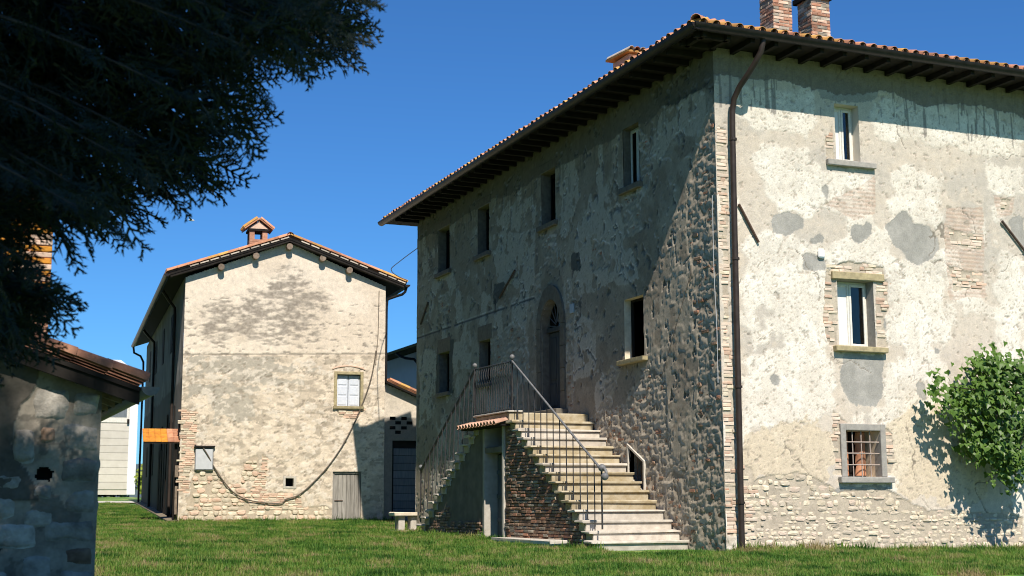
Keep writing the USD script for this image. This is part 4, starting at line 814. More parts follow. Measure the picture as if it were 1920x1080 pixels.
cp[:2] += (-DW) * .07
cab2 = add('/World', 'hanging_cable', tube(smooth_path(cp, 60), .022, 6), M['cable'], True, label='slack brown cable looping across the farmhouse gable from the cabinet', cat='cable')
add(farm, 'wire', tube(GF.P(np.array([8.72, 8.70, 8.62]), np.array([8.6, 7.0, 5.9]), .03), .012, 5), M['cable'])
CH0 = lambda u0, u1, z0, z1, s0, s1: hull([PB(u, s, z) for u in (u0, u1) for z in (z0, z1) for s in (s0, s1)])
CH = lambda u0, u1, z0, z1, s0, s1: CH0(u0, u1, z0 + .14, z1 + .14, s0 - .6, s1 - .6)
ch = add(farm, 'chimney', CH(4.05, 4.69, 9.75, 10.20, 1.0, 1.64), M['brick'], label='brick chimney with open lantern and little tiled gable')
for u in (4.05, 4.51):
    for s in (1.0, 1.46): add(ch, 'pillar', CH(u, u + .18, 10.2, 10.50, s, s + .18), M['brick'])
add(ch, 'lintel', CH(4.0, 4.74, 10.50, 10.58, .95, 1.69), M['wood_dark'])
add(ch, 'gable_panel', hull([PB(u, s - .6, z + .14) for u, z in ((4.0, 10.58), (4.74, 10.58), (4.37, 10.86)) for s in (.97, 1.67)]), M['brick_pale'])
for sg in (1, -1):
    d = DG * sg * .80 + np.array([0, 0, .60]); n = -DG * sg * .60 + np.array([0, 0, .80])
    add(ch, 'cap_slab', hull([PB(4.37 - sg * .50, s - .6, 10.685) + d * t + n * h for s in (.88, 1.76) for t in (0, .62) for h in (0, .035)]), M['tile'])
    for k in range(4): add(ch, 'cap_tile', coppo(PB(4.37 - sg * .52, .38 + .22 * k, 10.715) + n * .02, d, n, .62, .09, .08), M['tile_lichen' if sg > 0 else 'tile'], True)
add(ch, 'knob', tube([PB(4.37, .5, 11.04), PB(4.37, .5, 11.14)], .07, 8), M['brick_pale'])
z = 9.95
while z < 10.30:
    for a, b in ((4.05, 4.37), (4.38, 4.69)): add(ch, 'brick', piece_brick(Fr(A0 + DW * .4, DG, -DW), (a + b) / 2, z + .035, b - a - .01, .062, -.03, .006, R), M['brick' if R.random() < .5 else 'brick_pale'])
    z += .072
add(farm, 'downpipe', tube(smooth_path([PB(1.30, 3.4, 8.75), PB(1.55, 3.5, 8.4), PB(1.76, 3.5, 8.1), PB(1.76, 3.5, 4.0), PB(1.76, 3.3, .5)], 24), .055, 8), M['metal_brown'], True)
add(farm, 'downpipe', tube(smooth_path([PB(1.25, 15, 8.7), PB(1.5, 15, 8.4), PB(1.75, 15, 8.1), PB(1.75, 15, 4.0), PB(1.75, 15, .7)], 24), .06, 8), M['metal_dark'], True)
add(farm, 'downpipe', tube(smooth_path([PB(1.18, LN + .1, 8.8), PB(1.22, LN + .1, 8.45), PB(1.60, LN + .12, 8.25), PB(1.70, LN + .12, 7.9), PB(1.70, LN + .12, 4.0), PB(1.70, LN + .12, 1.0)], 24), .055, 8), M['metal_dark'], True)
add(farm, 'downpipe', tube(smooth_path([PB(9.70, -.2, 8.75), PB(9.62, -.15, 8.52), PB(9.35, .0, 8.42), PB(9.05, .1, 8.28), PB(9.03, .1, 7.9), PB(9.03, .12, 5.3)], 24), .05, 8), M['metal_dark'], True)
cn = add(farm, 'canopy', hull([PB(u, s, z) for u, s, z in ((.62, .02, 3.02), (1.80, .02, 3.04), (1.80, .85, 3.50), (.62, .85, 3.48))] + [PB(u, s, z - .04) for u, s, z in ((.62, .02, 3.02), (1.80, .02, 3.04), (1.80, .85, 3.50), (.62, .85, 3.48))]), M['wood_dark'], label='little side canopy covered in orange lichen')
for r in range(3):
    for k in range(6):
        a = .60 + k * .205; s0 = .0 + r * .28; z0 = 3.04 + r * .155
        add(cn, 'roof_tile', hull([PB(u, s, z) for u, s, z in ((a, s0, z0), (a + .198, s0, z0 + .004), (a + .198, s0 + .33, z0 + .17), (a, s0 + .33, z0 + .17), (a, s0, z0 + .035), (a + .198, s0, z0 + .039), (a + .198, s0 + .33, z0 + .19), (a, s0 + .33, z0 + .19))]), M['tile_orange' if k < 4 else 'tile'])
for u in (1.66,): add(cn, 'post', CH0(u, u + .10, .3, 3.0, .2, .3), M['wood_dark'])
add(farm, 'plank_stub', CH0(1.70, 1.78, .6, 1.55, -.06, -.02), M['beam_end']); add(farm, 'plank_stub', CH0(1.68, 1.80, 1.85, 2.25, -.08, -.02), M['beam_end'])
ap = [PB(.9, -.4, 0), PB(1.84, -.4, 0), PB(1.84, LN, 0), PB(.9, LN, 0)]
apg = MB(); S = np.linspace(-.4, LN, 30); v0 = np.array([PB(1.5, s, gz(*PB(.95, s, 0)[:2]) + .06) for s in S]); v1 = np.array([PB(1.84, s, gz(*PB(1.84, s, 0)[:2]) + .08) for s in S]); i = np.arange(29)
apg.add(np.vstack([v0, v1, v0 - [0, 0, .3]]), np.vstack([np.stack([i, i + 1, i + 31, i + 30], 1), np.stack([i, i + 60, i + 61, i + 1], 1)])); add('/World', 'pavement', apg, M['dirt'], kind='structure')
ow = add('/World', 'overhead_wire', tube(smooth_path([PB(9.72, -.3, 8.98), (.2, 21.6, 8.95), (.05, 18.5, 9.05)], 14), .014, 5), M['cable'], label='thin wire strung from the farmhouse eave to the villa', cat='wire')

# ---------------------------------------------------------------- lean-to, house behind, white hall
LT = Fr(A0 + DW * .12, DG, -DW); lean = thing('outbuilding', 'cream lean-to with slatted door between farmhouse and villa', 'outbuilding', PB(10.2, .12, .3))
lz = lambda u: 5.22 - .42 * (u - 9.04); vents = [(9.20, 3.92), (9.62, 3.92), (9.40, 3.76), (9.82, 3.76), (9.20, 3.58), (9.62, 3.58), (9.40, 3.42)]
LD = (9.30, 10.55, .1, 3.18); lh = [rect(*LD)] + [rect(u, u + .21, z, z + .12) for u, z in vents]
def lean_surf(U, Z):
    n = N2(U * 2, Z * 2, 95, 5); c = lay(np.broadcast_to(C3(.64, .57, .47), U.shape + (3,)).copy(), sstep(.4, .65, n), C3(.56, .50, .41)); c = lay(c, (Z < 4.0) * .9, C3(.22, .20, .17)); return c, .012 * (n - .5)  # lower wall darkened in its colour to deepen the villa shadow on it
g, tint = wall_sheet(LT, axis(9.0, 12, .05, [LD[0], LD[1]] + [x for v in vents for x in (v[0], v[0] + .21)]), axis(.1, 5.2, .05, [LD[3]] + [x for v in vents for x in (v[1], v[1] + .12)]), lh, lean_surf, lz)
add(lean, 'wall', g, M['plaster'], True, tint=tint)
add(lean, 'vent_backing', box(LT, 9.1, 10.3, 3.3, 4.1, -.3, -.25), M['black'])
ld = add(lean, 'door', box(LT, 9.25, 10.6, .1, 3.25, -.22, -.18), M['black'])
for k in range(10): add(ld, 'slat', box(LT, 9.32, 10.53, .22 + .27 * k, .475 + .27 * k, -.18, -.14, .01), M['wood_blue'])
for u in (9.30, 10.50): add(ld, 'frame', box(LT, u, u + .06, .1, 3.18, -.14, -.05, .006), M['wood_dark'])
d = DG * -.922 + np.array([0, 0, .387]); n = DG * .387 + np.array([0, 0, .922])
lr = add(lean, 'roof', hull([PB(u, s, lz(u) + h) for u in (9.0, 12.2) for s in (-.16, 5) for h in (.0, .06)]), M['wood_dark'])
for k in range(9):
    for row in range(3): add(lr, 'roof_tile', coppo(PB(12.2, -.10 + row * .24, lz(12.2) + .06) + d * .37 * k + n * .09, d, n, .43, .10, .083), M['tile_lichen' if k % 2 else 'tile'], True)
hb_ = thing('rear_house', 'pale white house with dark eave seen between farmhouse and villa', 'house', (7, 38, .5))
add(hb_, 'wall', box(WORLD, 5.6, 12, .2, 7.6, -48, -27), M['white_wall'])
add(hb_, 'roof', hull([(4.95, 26.5, 7.62), (4.95, 48.5, 7.62), (4.95, 26.5, 7.74), (4.95, 48.5, 7.74), (8.8, 26.5, 8.9), (8.8, 48.5, 8.9), (12.6, 26.5, 7.7), (12.6, 48.5, 7.7)]), M['wood_dark'])
add(hb_, 'gutter', gutter((4.9, 26.5, 7.72), (4.9, 48.5, 7.72), (1, 0, 0), .09), M['metal_dark'])
add(hb_, 'downpipe', tube(smooth_path([(4.95, 36.0, 7.6), (5.1, 35.4, 7.35), (5.5, 34.8, 7.2), (5.52, 34.6, 6.8), (5.52, 34.6, 1)], 20), .06, 8), M['metal_dark'], True)
hall = thing('white_hall', 'long white industrial hall with clad walls behind the farmhouse', 'hall', (-11, 60, 1.7))
add(hall, 'wall', box(WORLD, -20, -3.42, 1.5, 8.2, -80, -60), M['white_panel'])
for k in range(9):
    z = 1.80 + k * .42
    for x in (-8.6, -6.05): add(hall, 'panel', box(WORLD, x, x + 2.53, z, z + .405, -60, -59.96, .01), M['white_panel'])
add(hall, 'corner_trim', box(WORLD, -3.62, -3.15, 1.5, 8.25, -60.3, -59.93, .01), M['white_roof'])
hw_ = add(hall, 'window', box(WORLD, -8.6, -3.65, 5.64, 6.75, -60, -59.95, .01), M['white_paint'])
for k in range(4): add(hw_, 'pane', box(WORLD, -8.5 + 1.21 * k, -7.40 + 1.21 * k, 5.95, 6.66, -59.96, -59.94), M['wood_blue'])
add(hall, 'roof', hull([(-20.3, 59.6, 8.22), (-3.05, 59.6, 8.22), (-20.3, 59.6, 8.32), (-3.05, 59.6, 8.32), (-20.3, 70, 10.3), (-3.05, 70, 10.3), (-20.3, 80.4, 8.25), (-3.05, 80.4, 8.25)]), M['white_roof'])
add(hall, 'wall_lamp', box(WORLD, -3.75, -3.62, 5.6, 5.85, -59.95, -59.80, .02), M['metal_dark'])

# ---------------------------------------------------------------- block shed on the left
KF = Fr((-12.575, -10.5, 0), (1, 0, 0), (0, -1, 0)); shed = thing('block_shed', 'low shed of grey blocks with tiled roof in tree shade', 'shed', (-14, -10.5, -.2))
kz = lambda u: 1.985 - .325 * u
def shed_surf(U, Z):
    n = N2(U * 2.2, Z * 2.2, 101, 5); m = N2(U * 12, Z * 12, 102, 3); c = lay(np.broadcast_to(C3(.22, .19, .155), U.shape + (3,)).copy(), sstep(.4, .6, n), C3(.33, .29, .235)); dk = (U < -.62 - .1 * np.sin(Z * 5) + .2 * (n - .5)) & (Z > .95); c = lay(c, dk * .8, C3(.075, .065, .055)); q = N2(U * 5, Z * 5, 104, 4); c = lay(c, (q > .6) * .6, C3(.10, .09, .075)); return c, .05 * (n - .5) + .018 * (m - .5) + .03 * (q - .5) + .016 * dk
HK = (-.52, -.38, 1.13, 1.24); HR = [( -.86 + .13 * math.cos(a), .62 + .12 * math.sin(a)) for a in np.linspace(0, 2 * np.pi, 13)[:-1]]
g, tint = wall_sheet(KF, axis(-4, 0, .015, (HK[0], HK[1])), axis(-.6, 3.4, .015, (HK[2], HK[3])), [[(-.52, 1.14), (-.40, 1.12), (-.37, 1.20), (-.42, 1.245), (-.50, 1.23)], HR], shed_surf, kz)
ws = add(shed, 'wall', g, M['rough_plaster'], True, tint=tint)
add(shed, 'hole_backing', box(KF, -1.1, -.3, .4, 1.35, -.3, -.25), M['black'])
bl = [(-.245, 0, 1.66, 1.90), (-.575, -.27, 1.62, 1.92), (-.33, 0, 1.35, 1.62), (-.50, -.35, 1.44, 1.60, 'brick'), (-.72, -.52, 1.26, 1.56), (-.30, .0, .83, 1.06), (-.33, 0, 1.10, 1.33), (-.60, -.33, .72, .90), (-.93, -.63, .80, 1.02), (-.55, -.36, .96, 1.10), (-.92, -.60, 1.04, 1.20), (-.90, -.47, .55, .78), (-.44, .0, .60, .80), (-.30, .0, .40, .58, 'brick'), (-.30, .01, .14, .38), (-.62, -.33, .25, .52), (-.33, 0, -.1, .12), (-.7, -.36, -.1, .2), (-1.05, -.68, .1, .4), (-1.3, -.96, .55, .85), (-1.35, -1.0, .88, 1.1)]
def rough_block(fr, u0, u1, z0, z1, n1, sd):
    a, b = np.meshgrid(np.linspace(-1, 1, 12), np.linspace(-1, 1, 10), indexing='ij'); U = (u0 + u1) / 2 + a * (u1 - u0) / 2; Z = (z0 + z1) / 2 + b * (z1 - z0) / 2
    U = U + .05 * (N2(U * 7, Z * 7, sd, 3) - .5); Z = Z + .05 * (N2(U * 7, Z * 7, sd + 1, 3) - .5)
    e = np.maximum(np.abs(a), np.abs(b)) ** 5 * .045 + (np.abs(a) * np.abs(b)) ** 4 * .03
    v = fr.P(U, Z, n1 - e + .030 * (N2(U * 6, Z * 6, sd + 2, 4) - .5) + .014 * (N2(U * 25, Z * 25, sd + 3, 2) - .5)).reshape(-1, 3); i, j = np.meshgrid(np.arange(11), np.arange(9), indexing='ij')
    f = np.stack([i * 10 + j, (i + 1) * 10 + j, (i + 1) * 10 + j + 1, i * 10 + j + 1], -1).reshape(-1, 4); return v, np.vstack([f[:, [0, 1, 2]], f[:, [0, 2, 3]]])
for b in bl: add(ws, 'brick' if len(b) > 4 else 'block', rough_block(KF, b[0] + .006, b[1] - .006, b[2] + .006, b[3] - .006, .022 + R.normal(0, .006), int(R.integers(500))), M['brick_dark' if len(b) > 4 else 'block'], True)
add(shed, 'wall', box(KF, -.02, 0, -.6, 1.97, -4.0, -.03), M['concrete'])
sr = add(shed, 'roof', hull([KF.P(np.array([u]), np.array([kz(u) + h]), np.array([n]))[0] for u in (-4.3, .30) for h in (.0, .04) for n in (.16, -4.2)]), M['wood_dark'])
for k in range(2): add(sr, 'verge_board', hull([KF.P(np.array([u]), np.array([kz(u) + h]), np.array([n]))[0] for u in (-4.3 + 2.31 * k, -2.0 + 2.30 * k) for h in (-.11, -.002) for n in (.10, .14)]), M['wood_dark'])
for k in range(7): add(sr, 'rafter_end', hull([KF.P(np.array([u]), np.array([kz(u) + h]), np.array([n]))[0] for u in (.0, .24) for h in (-.07, -.002) for n in (-.05 - k * .55, -.13 - k * .55)]), M['beam_end'])
d = np.array([-.951, 0, .309]); n = np.array([.309, 0, .951])
for row in range(8):
    for k in range(9):
        add(sr, 'roof_tile', coppo(KF.P(np.array([.30]), np.array([kz(.30) + .04]), np.array([.11 - row * .2]))[0] + d * (.32 * k - .04) + n * (.07 + R.normal(0, .004)), d, n, .38, .082, .068), M['tile_dark'], True)
add(shed, 'gutter', gutter((-12.19, -10.68, 1.93), (-12.19, -6.4, 1.93), (1, 0, 0), .078), M['zinc'], 40)
tw = thing('brick_tower', 'brick chimney tower with orange lichen half hidden by conifer foliage', 'chimney', (-13.1, -5.0, -.1))
add(tw, 'core', box(WORLD, -13.55, -12.70, -.4, 4.95, 4.5, 5.28), M['brick'])
TF = Fr((-13.56, -5.30, 0), (1, 0, 0), (0, -1, 0)); z = 3.4; r = 0
while z < 4.95:
    for a, b in (((0, .22), (.23, .50), (.51, .87)) if r % 2 else ((0, .30), (.31, .60), (.61, .87))):
        add(tw, 'brick', piece_brick(TF, (a + b) / 2, z + .035, b - a - .01, .064, -.04, .006 + R.normal(0, .005), R), M['tile_orange' if R.random() < .6 else 'brick_pale'])
    z += .075; r += 1
add(tw, 'cap', box(WORLD, -13.64, -12.62, 4.95, 5.06, 4.42, 5.38, .01, .004), M['tile_lichen'])

# ---------------------------------------------------------------- trees, creeper, grass
FW = np.array([math.sin(YAW), math.cos(YAW), 0]); RT = np.array([math.cos(YAW), -math.sin(YAW), 0]); C0 = np.array([CAM[0], CAM[1], 0])
TF3 = lambda l, f, z: C0 + RT * l + FW * f + np.array([0, 0, z])
def cone(p, q, r, vs, fs, nv):
    d = q - p; d = d / np.linalg.norm(d); a = np.cross(d, [.3, .2, .93]); a /= np.linalg.norm(a); b = np.cross(d, a)
    vs += [p + r * a, p + r * (-.5 * a + .866 * b), p + r * (-.5 * a - .866 * b), q]; fs += [(nv, nv + 1, nv + 3), (nv + 1, nv + 2, nv + 3), (nv + 2, nv, nv + 3)]; return nv + 4
def make_spray(seed, L=.42, sides=8, sub=3, r=.0085):
    g = np.random.default_rng(seed); vs, fs, nv = [], [], 0
    stem = lambda t: np.array([L * t, .02 * math.sin(3 * t + seed), -.10 * L * t * t])
    nv = cone(stem(0), stem(.55), r * 1.1, vs, fs, nv); nv = cone(stem(.45), stem(1.0), r, vs, fs, nv)
    for i in range(sides):
        for s in (-1, 1):
            t = (i + .4 + .3 * g.random()) / (sides + .3); p = stem(t); l = L * (.42 * (1 - t) + .12) * g.uniform(.75, 1.2); an = s * g.uniform(.55, .95)
            dv = np.array([math.cos(an), math.sin(an), g.normal(-.05, .22)]); q = p + dv * l; nv = cone(p, q, r, vs, fs, nv)
            for k in range(sub):
                t2 = .25 + .6 * (k + g.random() * .6) / sub; p2 = p + dv * l * t2; a2 = an + (1 if k % 2 else -1) * g.uniform(.5, .9); d2 = np.array([math.cos(a2), math.sin(a2), g.normal(-.05, .25)])
                nv = cone(p2, p2 + d2 * l * .42 * (1.15 - t2 * .6), r * .9, vs, fs, nv)
    return np.array(vs), np.array(fs)
SPR = [make_spray(s) for s in range(5)]; SPL = [make_spray(20 + s, .62, 6, 1, .022) for s in range(3)]
def place(mb, lib, pos, dirv, roll, sc, g):
    v, f = lib[g.integers(len(lib))]; d = dirv / np.linalg.norm(dirv); s = np.cross([0, 0, 1.0], d); s /= np.linalg.norm(s) + 1e-9; u = np.cross(d, s)
    s2, u2 = s * math.cos(roll) + u * math.sin(roll), -s * math.sin(roll) + u * math.cos(roll)
    mb.add(pos + sc * (v[:, :1] * d + v[:, 1:2] * s2 + v[:, 2:] * u2), f)
TIPS = [(-0.57, 6.7, 3.37), (-0.64, 6.73, 3.21), (-0.67, 6.23, 3.14), (-0.9, 7.21, 3.33), (-0.94, 6.75, 3.05), (-1.2, 7.25, 3.09), (-0.94, 6.34, 3.08), (-1.33, 7.59, 2.84), (-1.24, 6.78, 2.85), (-1.42, 7.02, 2.64), (-1.5, 6.64, 2.48), (-1.48, 6.09, 2.08), (-1.79, 6.86, 2.38), (-1.92, 6.85, 2.41), (-2.2, 7.34, 2.49), (-2.51, 7.83, 2.6), (-2.65, 7.84, 2.58), (-2.05, 6.92, 1.99), (-2.21, 7.33, 1.93), (-2.2, 6.96, 1.74), (-2.4, 7.28, 1.64), (-2.49, 6.97, 1.67), (-2.61, 7.44, 1.91), (-0.92, 6.7, 3.41), (-1.55, 7.33, 3.26), (-1.7, 6.81, 2.65), (-2.65, 7.42, 2.65), (-2.66, 7.17, 2.31), (-2.52, 6.92, 1.96)]
SIL = [(-0.4287, 0.42), (-0.0997, 0.4188), (-0.0921, 0.3576), (-0.1232, 0.3424), (-0.1542, 0.3272), (-0.189, 0.3235), (-0.1775, 0.3005), (-0.1892, 0.2776), (-0.2009, 0.2509), (-0.2242, 0.2471), (-0.2513, 0.2358), (-0.2591, 0.2167), (-0.3288, 0.215), (-0.3385, 0.2093), (-0.3444, 0.1787), (-0.3173, 0.171), (-0.3097, 0.1518), (-0.3291, 0.1366), (-0.3369, 0.1175), (-0.3717, 0.1176), (-0.4298, 0.114)]
tree = thing('conifer_tree', 'dark conifer overhanging the upper left corner with drooping branches', 'tree', TF3(-5.2, 7.9, -.2))
gt = np.random.default_rng(12)
add(tree, 'trunk', tube(smooth_path([TF3(-5.2, 7.9, -.4), TF3(-5.15, 7.9, 2), TF3(-5.25, 7.95, 5), TF3(-5.2, 8, 9)], 16), np.linspace(.34, .10, 16), 12), M['bark'], True)
crown = MB()
def limb(p0, p1, sag, dens, sc, t0=.2, lib=SPR, rad=.022, wood=True, ws=1.0):
    L = np.linalg.norm(p1 - p0); ts = np.linspace(0, 1, 14); pts = p0 + (p1 - p0) * ts[:, None] + np.array([0, 0, 1.0]) * (sag * np.sin(np.pi * ts))[:, None]
    if wood: add(tree, 'limb', tube(pts[:-1], np.linspace(rad, .004, 13), 6), M['bark'], True)
    for t in np.arange(t0, 1.0, 1 / (dens * L)):
        k = t * 13; i = min(int(k), 12); p = pts[i] + (pts[i + 1] - pts[i]) * (k - i); ax = pts[i + 1] - pts[i]; ax /= np.linalg.norm(ax)
        s = np.cross(ax, [0, 0, 1.0]); s /= np.linalg.norm(s); an = gt.uniform(.3, 1.2) * gt.choice([-1, 1]); dv = ax * math.cos(an) + (s * math.cos(gt.uniform(0, 6.28)) + np.array([0, 0, 1]) * gt.uniform(-1.0, .35)) * math.sin(abs(an)) * ws
        place(crown, lib, p, dv, gt.uniform(-1.2, 1.2), sc * (1.1 - .55 * t) * gt.uniform(.7, 1.15), gt)
    place(crown, lib, pts[-2] + (pts[-1] - pts[-2]) * .0, pts[-1] - pts[-3], gt.uniform(-.5, .5), sc * .55, gt)
for (l, f, z) in TIPS:
    limb(TF3(-4.9, 7.9 + .3 * (f - 7.2), z + .75 + .25 * (l + 2.6)), TF3(l - (.27 if z < 3 else .13), f, z + .05), .28, 15, .72)
silp = np.array(SIL)
cnt = 0
while cnt < 1000:
    a, h = gt.uniform(-.43, -.09), gt.uniform(.11, .42)
    if not inpoly(SIL, np.array([a]), np.array([h]))[0]: continue
    dd = gt.uniform(7.4, 9.4); f = dd
    p = TF3((a - .034) * dd, f * .98, CAM[2] + h * dd)
    place(crown, SPR, p, RT * gt.uniform(.1, 1) + FW * gt.normal(0, .5) + np.array([0, 0, gt.uniform(-.7, .15)]), gt.uniform(-3, 3), gt.uniform(.8, 1.3), gt); cnt += 1
for k in range(700):
    p = TF3(-5.1 + -.4 + np.clip(gt.normal(0, .6), -2, .9), 8.0 + gt.normal(0, .7), gt.uniform(2.2, 8.5)); place(crown, SPL, p, (p - TF3(-5.2, 7.9, p[2] + .3)) + 1e-3, gt.uniform(-3, 3), gt.uniform(.9, 1.4), gt)
add(tree, 'crown', crown, M['conifer'], kind=None)
# its neighbour behind the viewer, whose shade falls on it
t2 = thing('conifer_tree', 'tall conifer standing just behind the viewpoint', 'tree', (-16.6, -26.6, -.2))
add(t2, 'trunk', tube(smooth_path([(-16.6, -26.6, -.5), (-16.4, -26.4, 5), (-15.9, -25.6, 11), (-15.5, -25.0, 16.5)], 16), np.linspace(.42, .06, 16), 12), M['bark'], True)
cr2 = MB(); g2 = np.random.default_rng(31)
for k in range(105):
    q = g2.normal(0, 1, 3); q /= np.linalg.norm(q); c_ = np.array([-15.4, -25.0, 13.0]) + q * g2.random() ** .45 * np.array([2.5, 2.6, 4.4])
    if c_[2] > 14.3 and g2.random() < .35: continue
    for w_ in range(38):
        p = c_ + g2.normal(0, .42, 3); place(cr2, SPL, p, p - np.array([-15.4, -25.0, p[2] + .6]), g2.uniform(-3, 3), g2.uniform(.8, 1.4), g2)
add(t2, 'crown', cr2, M['conifer'])

# unseen conifer belt, added to block sky light from the villa side wall
b0 = None
for k in range(8):
    x, y = -20.6 - .5 * (k % 2), -1.5 + 5.0 * k
    if b0 is None:
        b0 = thing('conifer_tree', 'unseen dense conifer added left of the lawn to block sky light', 'tree', (x, y, 0), 'added conifers blocking sky light')
        add(b0, 'trunk', tube([(x, y, -.5), (x, y, 6), (x, y, 17)], [.34, .25, .04], 10), M['bark'], True); cb = MB()
        for q in range(3200):
            h = g2.random() ** 1.25; an = g2.uniform(0, 2 * np.pi); r = 3.4 * (1 - h * .8) * g2.random() ** .35
            p = np.array([x + r * math.cos(an), y + r * math.sin(an),   .6 + 23.0 * h]); place(cb, SPL, p, np.array([math.cos(an), math.sin(an), -.35]), g2.uniform(-3, 3), g2.uniform(1.8, 2.8), g2)
        add(b0, 'crown', cb, M['conifer'])
    else:
        pth = '/World/' + numbered('/World', 'conifer_tree'); xf = UsdGeom.Xform.Define(stage, pth); xf.AddTranslateOp().Set(Gf.Vec3d(x, y, 0)); xf.AddRotateZOp().Set(70.0 * k)
        xf.GetPrim().GetReferences().AddInternalReference(b0); xf.GetPrim().SetInstanceable(True)
vine = thing('climbing_vine', 'leafy green creeper hanging out from the sunlit villa wall', 'vine', (7.6, -.6, -.1))
gv = np.random.default_rng(8)
VB = [(4.67, -0.9, 3.29), (4.62, -0.9, 3.08), (4.94, -0.9, 2.98), (5.06, -0.9, 2.72), (5.5, -0.8, 3.06), (5.23, -0.9, 3.26), (5.82, -0.8, 3.61), (6.12, -0.7, 3.74), (5.95, -1.0, 3.27), (5.57, -1.1, 2.93), (6.35, -0.9, 3.62), (6.53, -1.0, 3.61), (6.02, -1.2, 2.93), (5.63, -1.0, 2.51), (5.94, -1.1, 2.4), (6.3, -1.2, 3.05), (6.25, -1.2, 2.4), (5.8, -1.0, 2.09), (5.46, -1.0, 2.08), (6.1, -1.1, 1.88), (6.22, -1.1, 1.66), (6.6, -1.2, 3.27), (6.8, -1.2, 2.41), (6.57, -1.1, 1.77), (7.09, -1.2, 3.29), (7.33, -1.1, 2.54)]
lv = []
def leaf(p, nrm, tip, s):
    nrm = nrm / np.linalg.norm(nrm); tip = tip - nrm * (tip @ nrm); tip /= np.linalg.norm(tip); sd = np.cross(nrm, tip); o = np.array([(0, 0), (.42, -.10), (.50, .28), (.30, .36), (0, .88), (-.30, .36), (-.50, .28), (-.42, -.10)])
    lift = np.array([0, .05, .10, .04, -.10, .04, .10, .05]); v = p + s * (o[:, :1] * sd + o[:, 1:] * tip + lift[:, None] * nrm)
    return v, np.array([(0, 1, 2), (0, 2, 3), (0, 3, 4), (0, 4, 5), (0, 5, 6), (0, 6, 7)])
for (x, y, z) in VB:
    edge = x < 5.3
    for k in range(24 if edge else 115):
        q = gv.normal(0, 1, 3) * np.array([.11, .11, .14] if edge else [.165, .22, .165]); p = np.array([x, y * .7, z]) + q
        nr = np.array([gv.normal(-.1, .45), -1.0, gv.normal(.55, .4)]); lv.append((-(p[1]) + gv.random() * .3, leaf(p, nr, np.array([gv.normal(0, .4), gv.normal(-.1, .2), -1.0]), gv.uniform(.095, .165))))
for (x, z0, n, ln) in ((4.98, 2.75, .9, .5), (5.55, 2.1, .95, .45), (5.75, 2.0, 1.05, .75), (6.2, 1.6, 1.0, .55), (4.68, 3.05, .9, .45), (5.3, 2.5, .9, .45), (6.0, 1.9, 1.1, .5), (6.4, 1.6, .9, .5)):
    for k in range(22):
        t = gv.random(); p = np.array([x + gv.normal(0, .05) + .06 * math.sin(5 * t), -n * .75 + gv.normal(0, .05), z0 - ln * t]); lv.append((0, leaf(p, np.array([gv.normal(-.1, .5), -1, gv.normal(.3, .4)]), np.array([gv.normal(0, .4), 0, -1.0]), gv.uniform(.06, .11))))
lv.sort(key=lambda q: -q[0]); bulk = MB()
for k, (_, m_) in enumerate(lv):
    if k < 300: add(vine, 'leaf', m_, M['vine'])
    else: bulk.addm(m_)
add(vine, 'foliage', bulk, M['vine'], kind='stuff')
add(vine, 'stem', tube(smooth_path([(8.1, -.35, -.3), (8.0, -.4, 1.2), (7.6, -.8, 2.3), (7.0, -1.05, 2.9), (6.3, -.95, 3.1), (5.5, -.8, 3.15), (4.8, -.8, 3.2)], 24), np.linspace(.05, .008, 24), 7), M['bark'], True)
for a, b in (((7.0, -1.05, 2.9), (6.2, -.85, 3.7)), ((6.8, -1.0, 2.95), (6.2, -1.1, 2.0)), ((6.0, -.9, 3.1), (5.6, -1.0, 2.3)), ((7.3, -1.0, 2.6), (6.6, -1.05, 1.8))): add(vine, 'shoot', tube(smooth_path([a, (np.array(a) + b) / 2 + [0, -.1, .1], b], 10), .010, 5), M['bark'])

def shrub(name, label, cat, c, rx, rz_, n, mat, s, seed):
    g = np.random.default_rng(seed); t = thing(name, label, cat, (c[0], c[1], gz(*c[:2])))
    mb = MB()
    for k in range(n):
        q = g.normal(0, 1, 3); q /= np.linalg.norm(q); p = np.array(c) + q * np.array([rx, rx, rz_]) * g.random() ** .4
        mb.addm(leaf(p, q + [0, -.5, .5], g.normal(0, 1, 3), s * g.uniform(.7, 1.3)))
    add(t, 'crown', mb, mat); add(t, 'trunk', tube([(c[0], c[1], gz(*c[:2]) - .2), (c[0], c[1], c[2])], .06, 6), M['bark'])
shrub('shrub', 'yellow green shrub at the corner of the white hall', 'shrub', (-2.75, 57.5, 2.35), .75, 1.0, 500, M['bush'], .22, 3)
shrub('far_tree', 'dark distant tree behind the yellow green shrub', 'tree', (1.2, 110.0, 3.4), 2.5, 2.4, 500, M['far_tree'], .5, 4)
bird = thing('bird', 'tiny bird gliding in the blue sky above the farmhouse', 'bird', (-7.42, 16.89, 9.08))
bc = np.array([-7.42, 16.89, 9.08]); an = np.linspace(0, np.pi, 7)
add(bird, 'body', tube([bc + RT * (.09 * -math.cos(a)) + np.array([0, 0, .012 * math.cos(a)]) for a in an], [max(.003, .030 * math.sin(a)) for a in an], 8, False), M['cabinet'], True)
for s in (-1, 1): add(bird, 'wing', hull([bc + RT * a + FW * b * s + np.array([0, 0, h]) for a, b, h in ((.04, .0, .01), (-.04, .0, .01), (-.05, .13, .05), (-.03, .20, .06), (.0, .12, .05), (.0, .05, .035))]), M['zinc'])

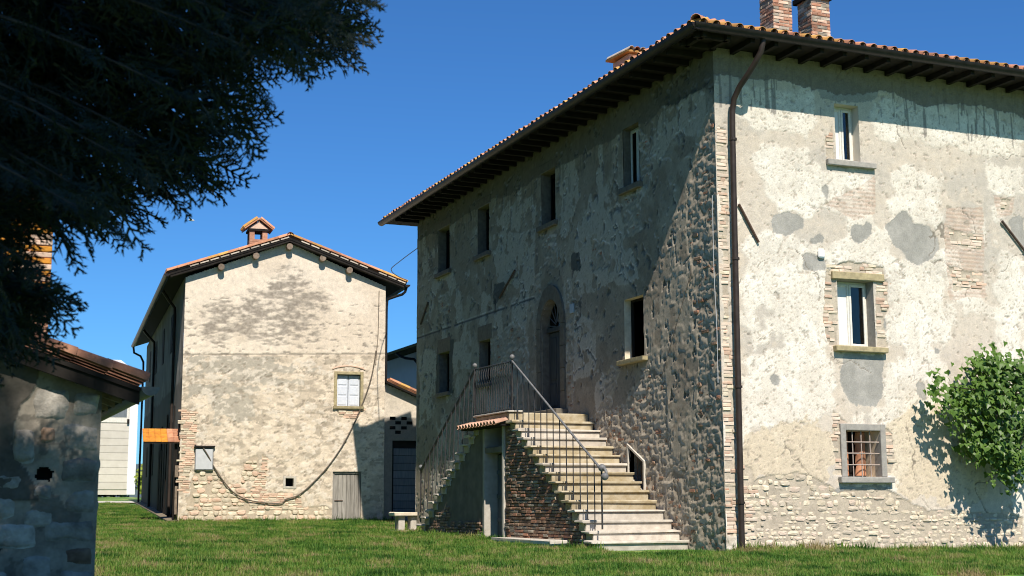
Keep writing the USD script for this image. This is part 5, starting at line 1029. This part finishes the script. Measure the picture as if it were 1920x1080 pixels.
# grass
pi = UsdGeom.PointInstancer.Define(stage, '/World/grass'); tag(pi.GetPrim(), 'short green lawn with dry patches in front of the houses', 'grass', kind='stuff')
gg = np.random.default_rng(17); protos = []
for k in range(6):
    mb = MB()
    for b in range(13):
        an = gg.uniform(0, 2 * np.pi); o = gg.normal(0, .045, 2); h = gg.uniform(.028, .075) * (1.5 if k == 5 else 1); ln = gg.uniform(.01, .05); w_ = gg.uniform(.003, .0055)
        s = np.array([-math.sin(an), math.cos(an), 0]); dd = np.array([math.cos(an), math.sin(an), 0]); p = np.array([o[0], o[1], -.01])
        mb.add([p - s * w_, p + s * w_, p + dd * ln * .4 + s * w_ * .7 + [0, 0, h * .65], p + dd * ln * .4 - s * w_ * .7 + [0, 0, h * .65], p + dd * ln + [0, 0, h]], [(0, 1, 2), (0, 2, 3), (3, 2, 4)])
    v, f = mb.get(); usdkit.mesh(stage, f'/World/grass/tuft_{k}' if k else '/World/grass/tuft', (v, f), M['grass']); protos.append(f'/World/grass/tuft_{k}' if k else '/World/grass/tuft')
pi.CreatePrototypesRel().SetTargets([Sdf.Path(p) for p in protos])
def scatter(x0, x1, y0, y1, n):
    return np.c_[gg.uniform(x0, x1, n), gg.uniform(y0, y1, n)]
P = np.vstack([scatter(-13.2, 10, -7.5, 0, 62000), scatter(-13.2, -2, 0, 13, 40000), scatter(-13.2, 1.5, 13, 26, 20000), scatter(-12.5, -5.2, 24, 48, 20000)])
x, y = P.T; okm = ~((x > -.02) & (y > -.02) & (y < 18.5)) & ~((x > -2.05) & (y > 1.3) & (y < 12.6)) & ~((x > -2.4) & (x < -1.9) & (y > 2.8) & (y < 6.1))
rel = P - A0[:2]; uu, ss = rel @ DG[:2], rel @ DW[:2]; okm &= ~((uu > 1.42) & (uu < 13) & (ss > -.02)); okm &= N2(x * 1.4, y * 1.4, 111, 4) > .34
P = P[okm]; nP = len(P)
# longer weeds along the feet of the walls
foot = np.vstack([np.c_[gg.uniform(.2, 8, 1100), -np.abs(gg.normal(0, .14, 1100))], np.c_[gg.normal(-2.1, .1, 300), gg.uniform(1.2, 12.5, 300)], (A0 + DG * 0)[:2] + gg.uniform(1.9, 9.5, 500)[:, None] * DG[:2] - np.abs(gg.normal(0, .12, 500))[:, None] * DW[:2]])
P = np.vstack([P, foot]); sc = gg.uniform(.7, 1.25, len(P)) * (.75 + .6 * N2(P[:, 0] * .8, P[:, 1] * .8, 113, 3)); sc[nP:] *= gg.uniform(1.0, 2.3, len(foot))
pi.CreatePositionsAttr(Vt.Vec3fArray.FromNumpy(np.c_[P, gzr(P[:, 0], P[:, 1])].astype(np.float32)))
a = gg.uniform(0, np.pi, len(P)); q = np.zeros((len(P), 4), np.float32)
pi.CreateOrientationsAttr(Vt.QuathArray([Gf.Quath(float(math.cos(t)), 0.0, 0.0, float(math.sin(t))) for t in a]))
pi.CreateScalesAttr(Vt.Vec3fArray.FromNumpy(np.repeat(sc[:, None], 3, 1).astype(np.float32)))
pi.CreateProtoIndicesAttr(Vt.IntArray.FromNumpy(gg.integers(0, 6, len(P)).astype(np.int32)))
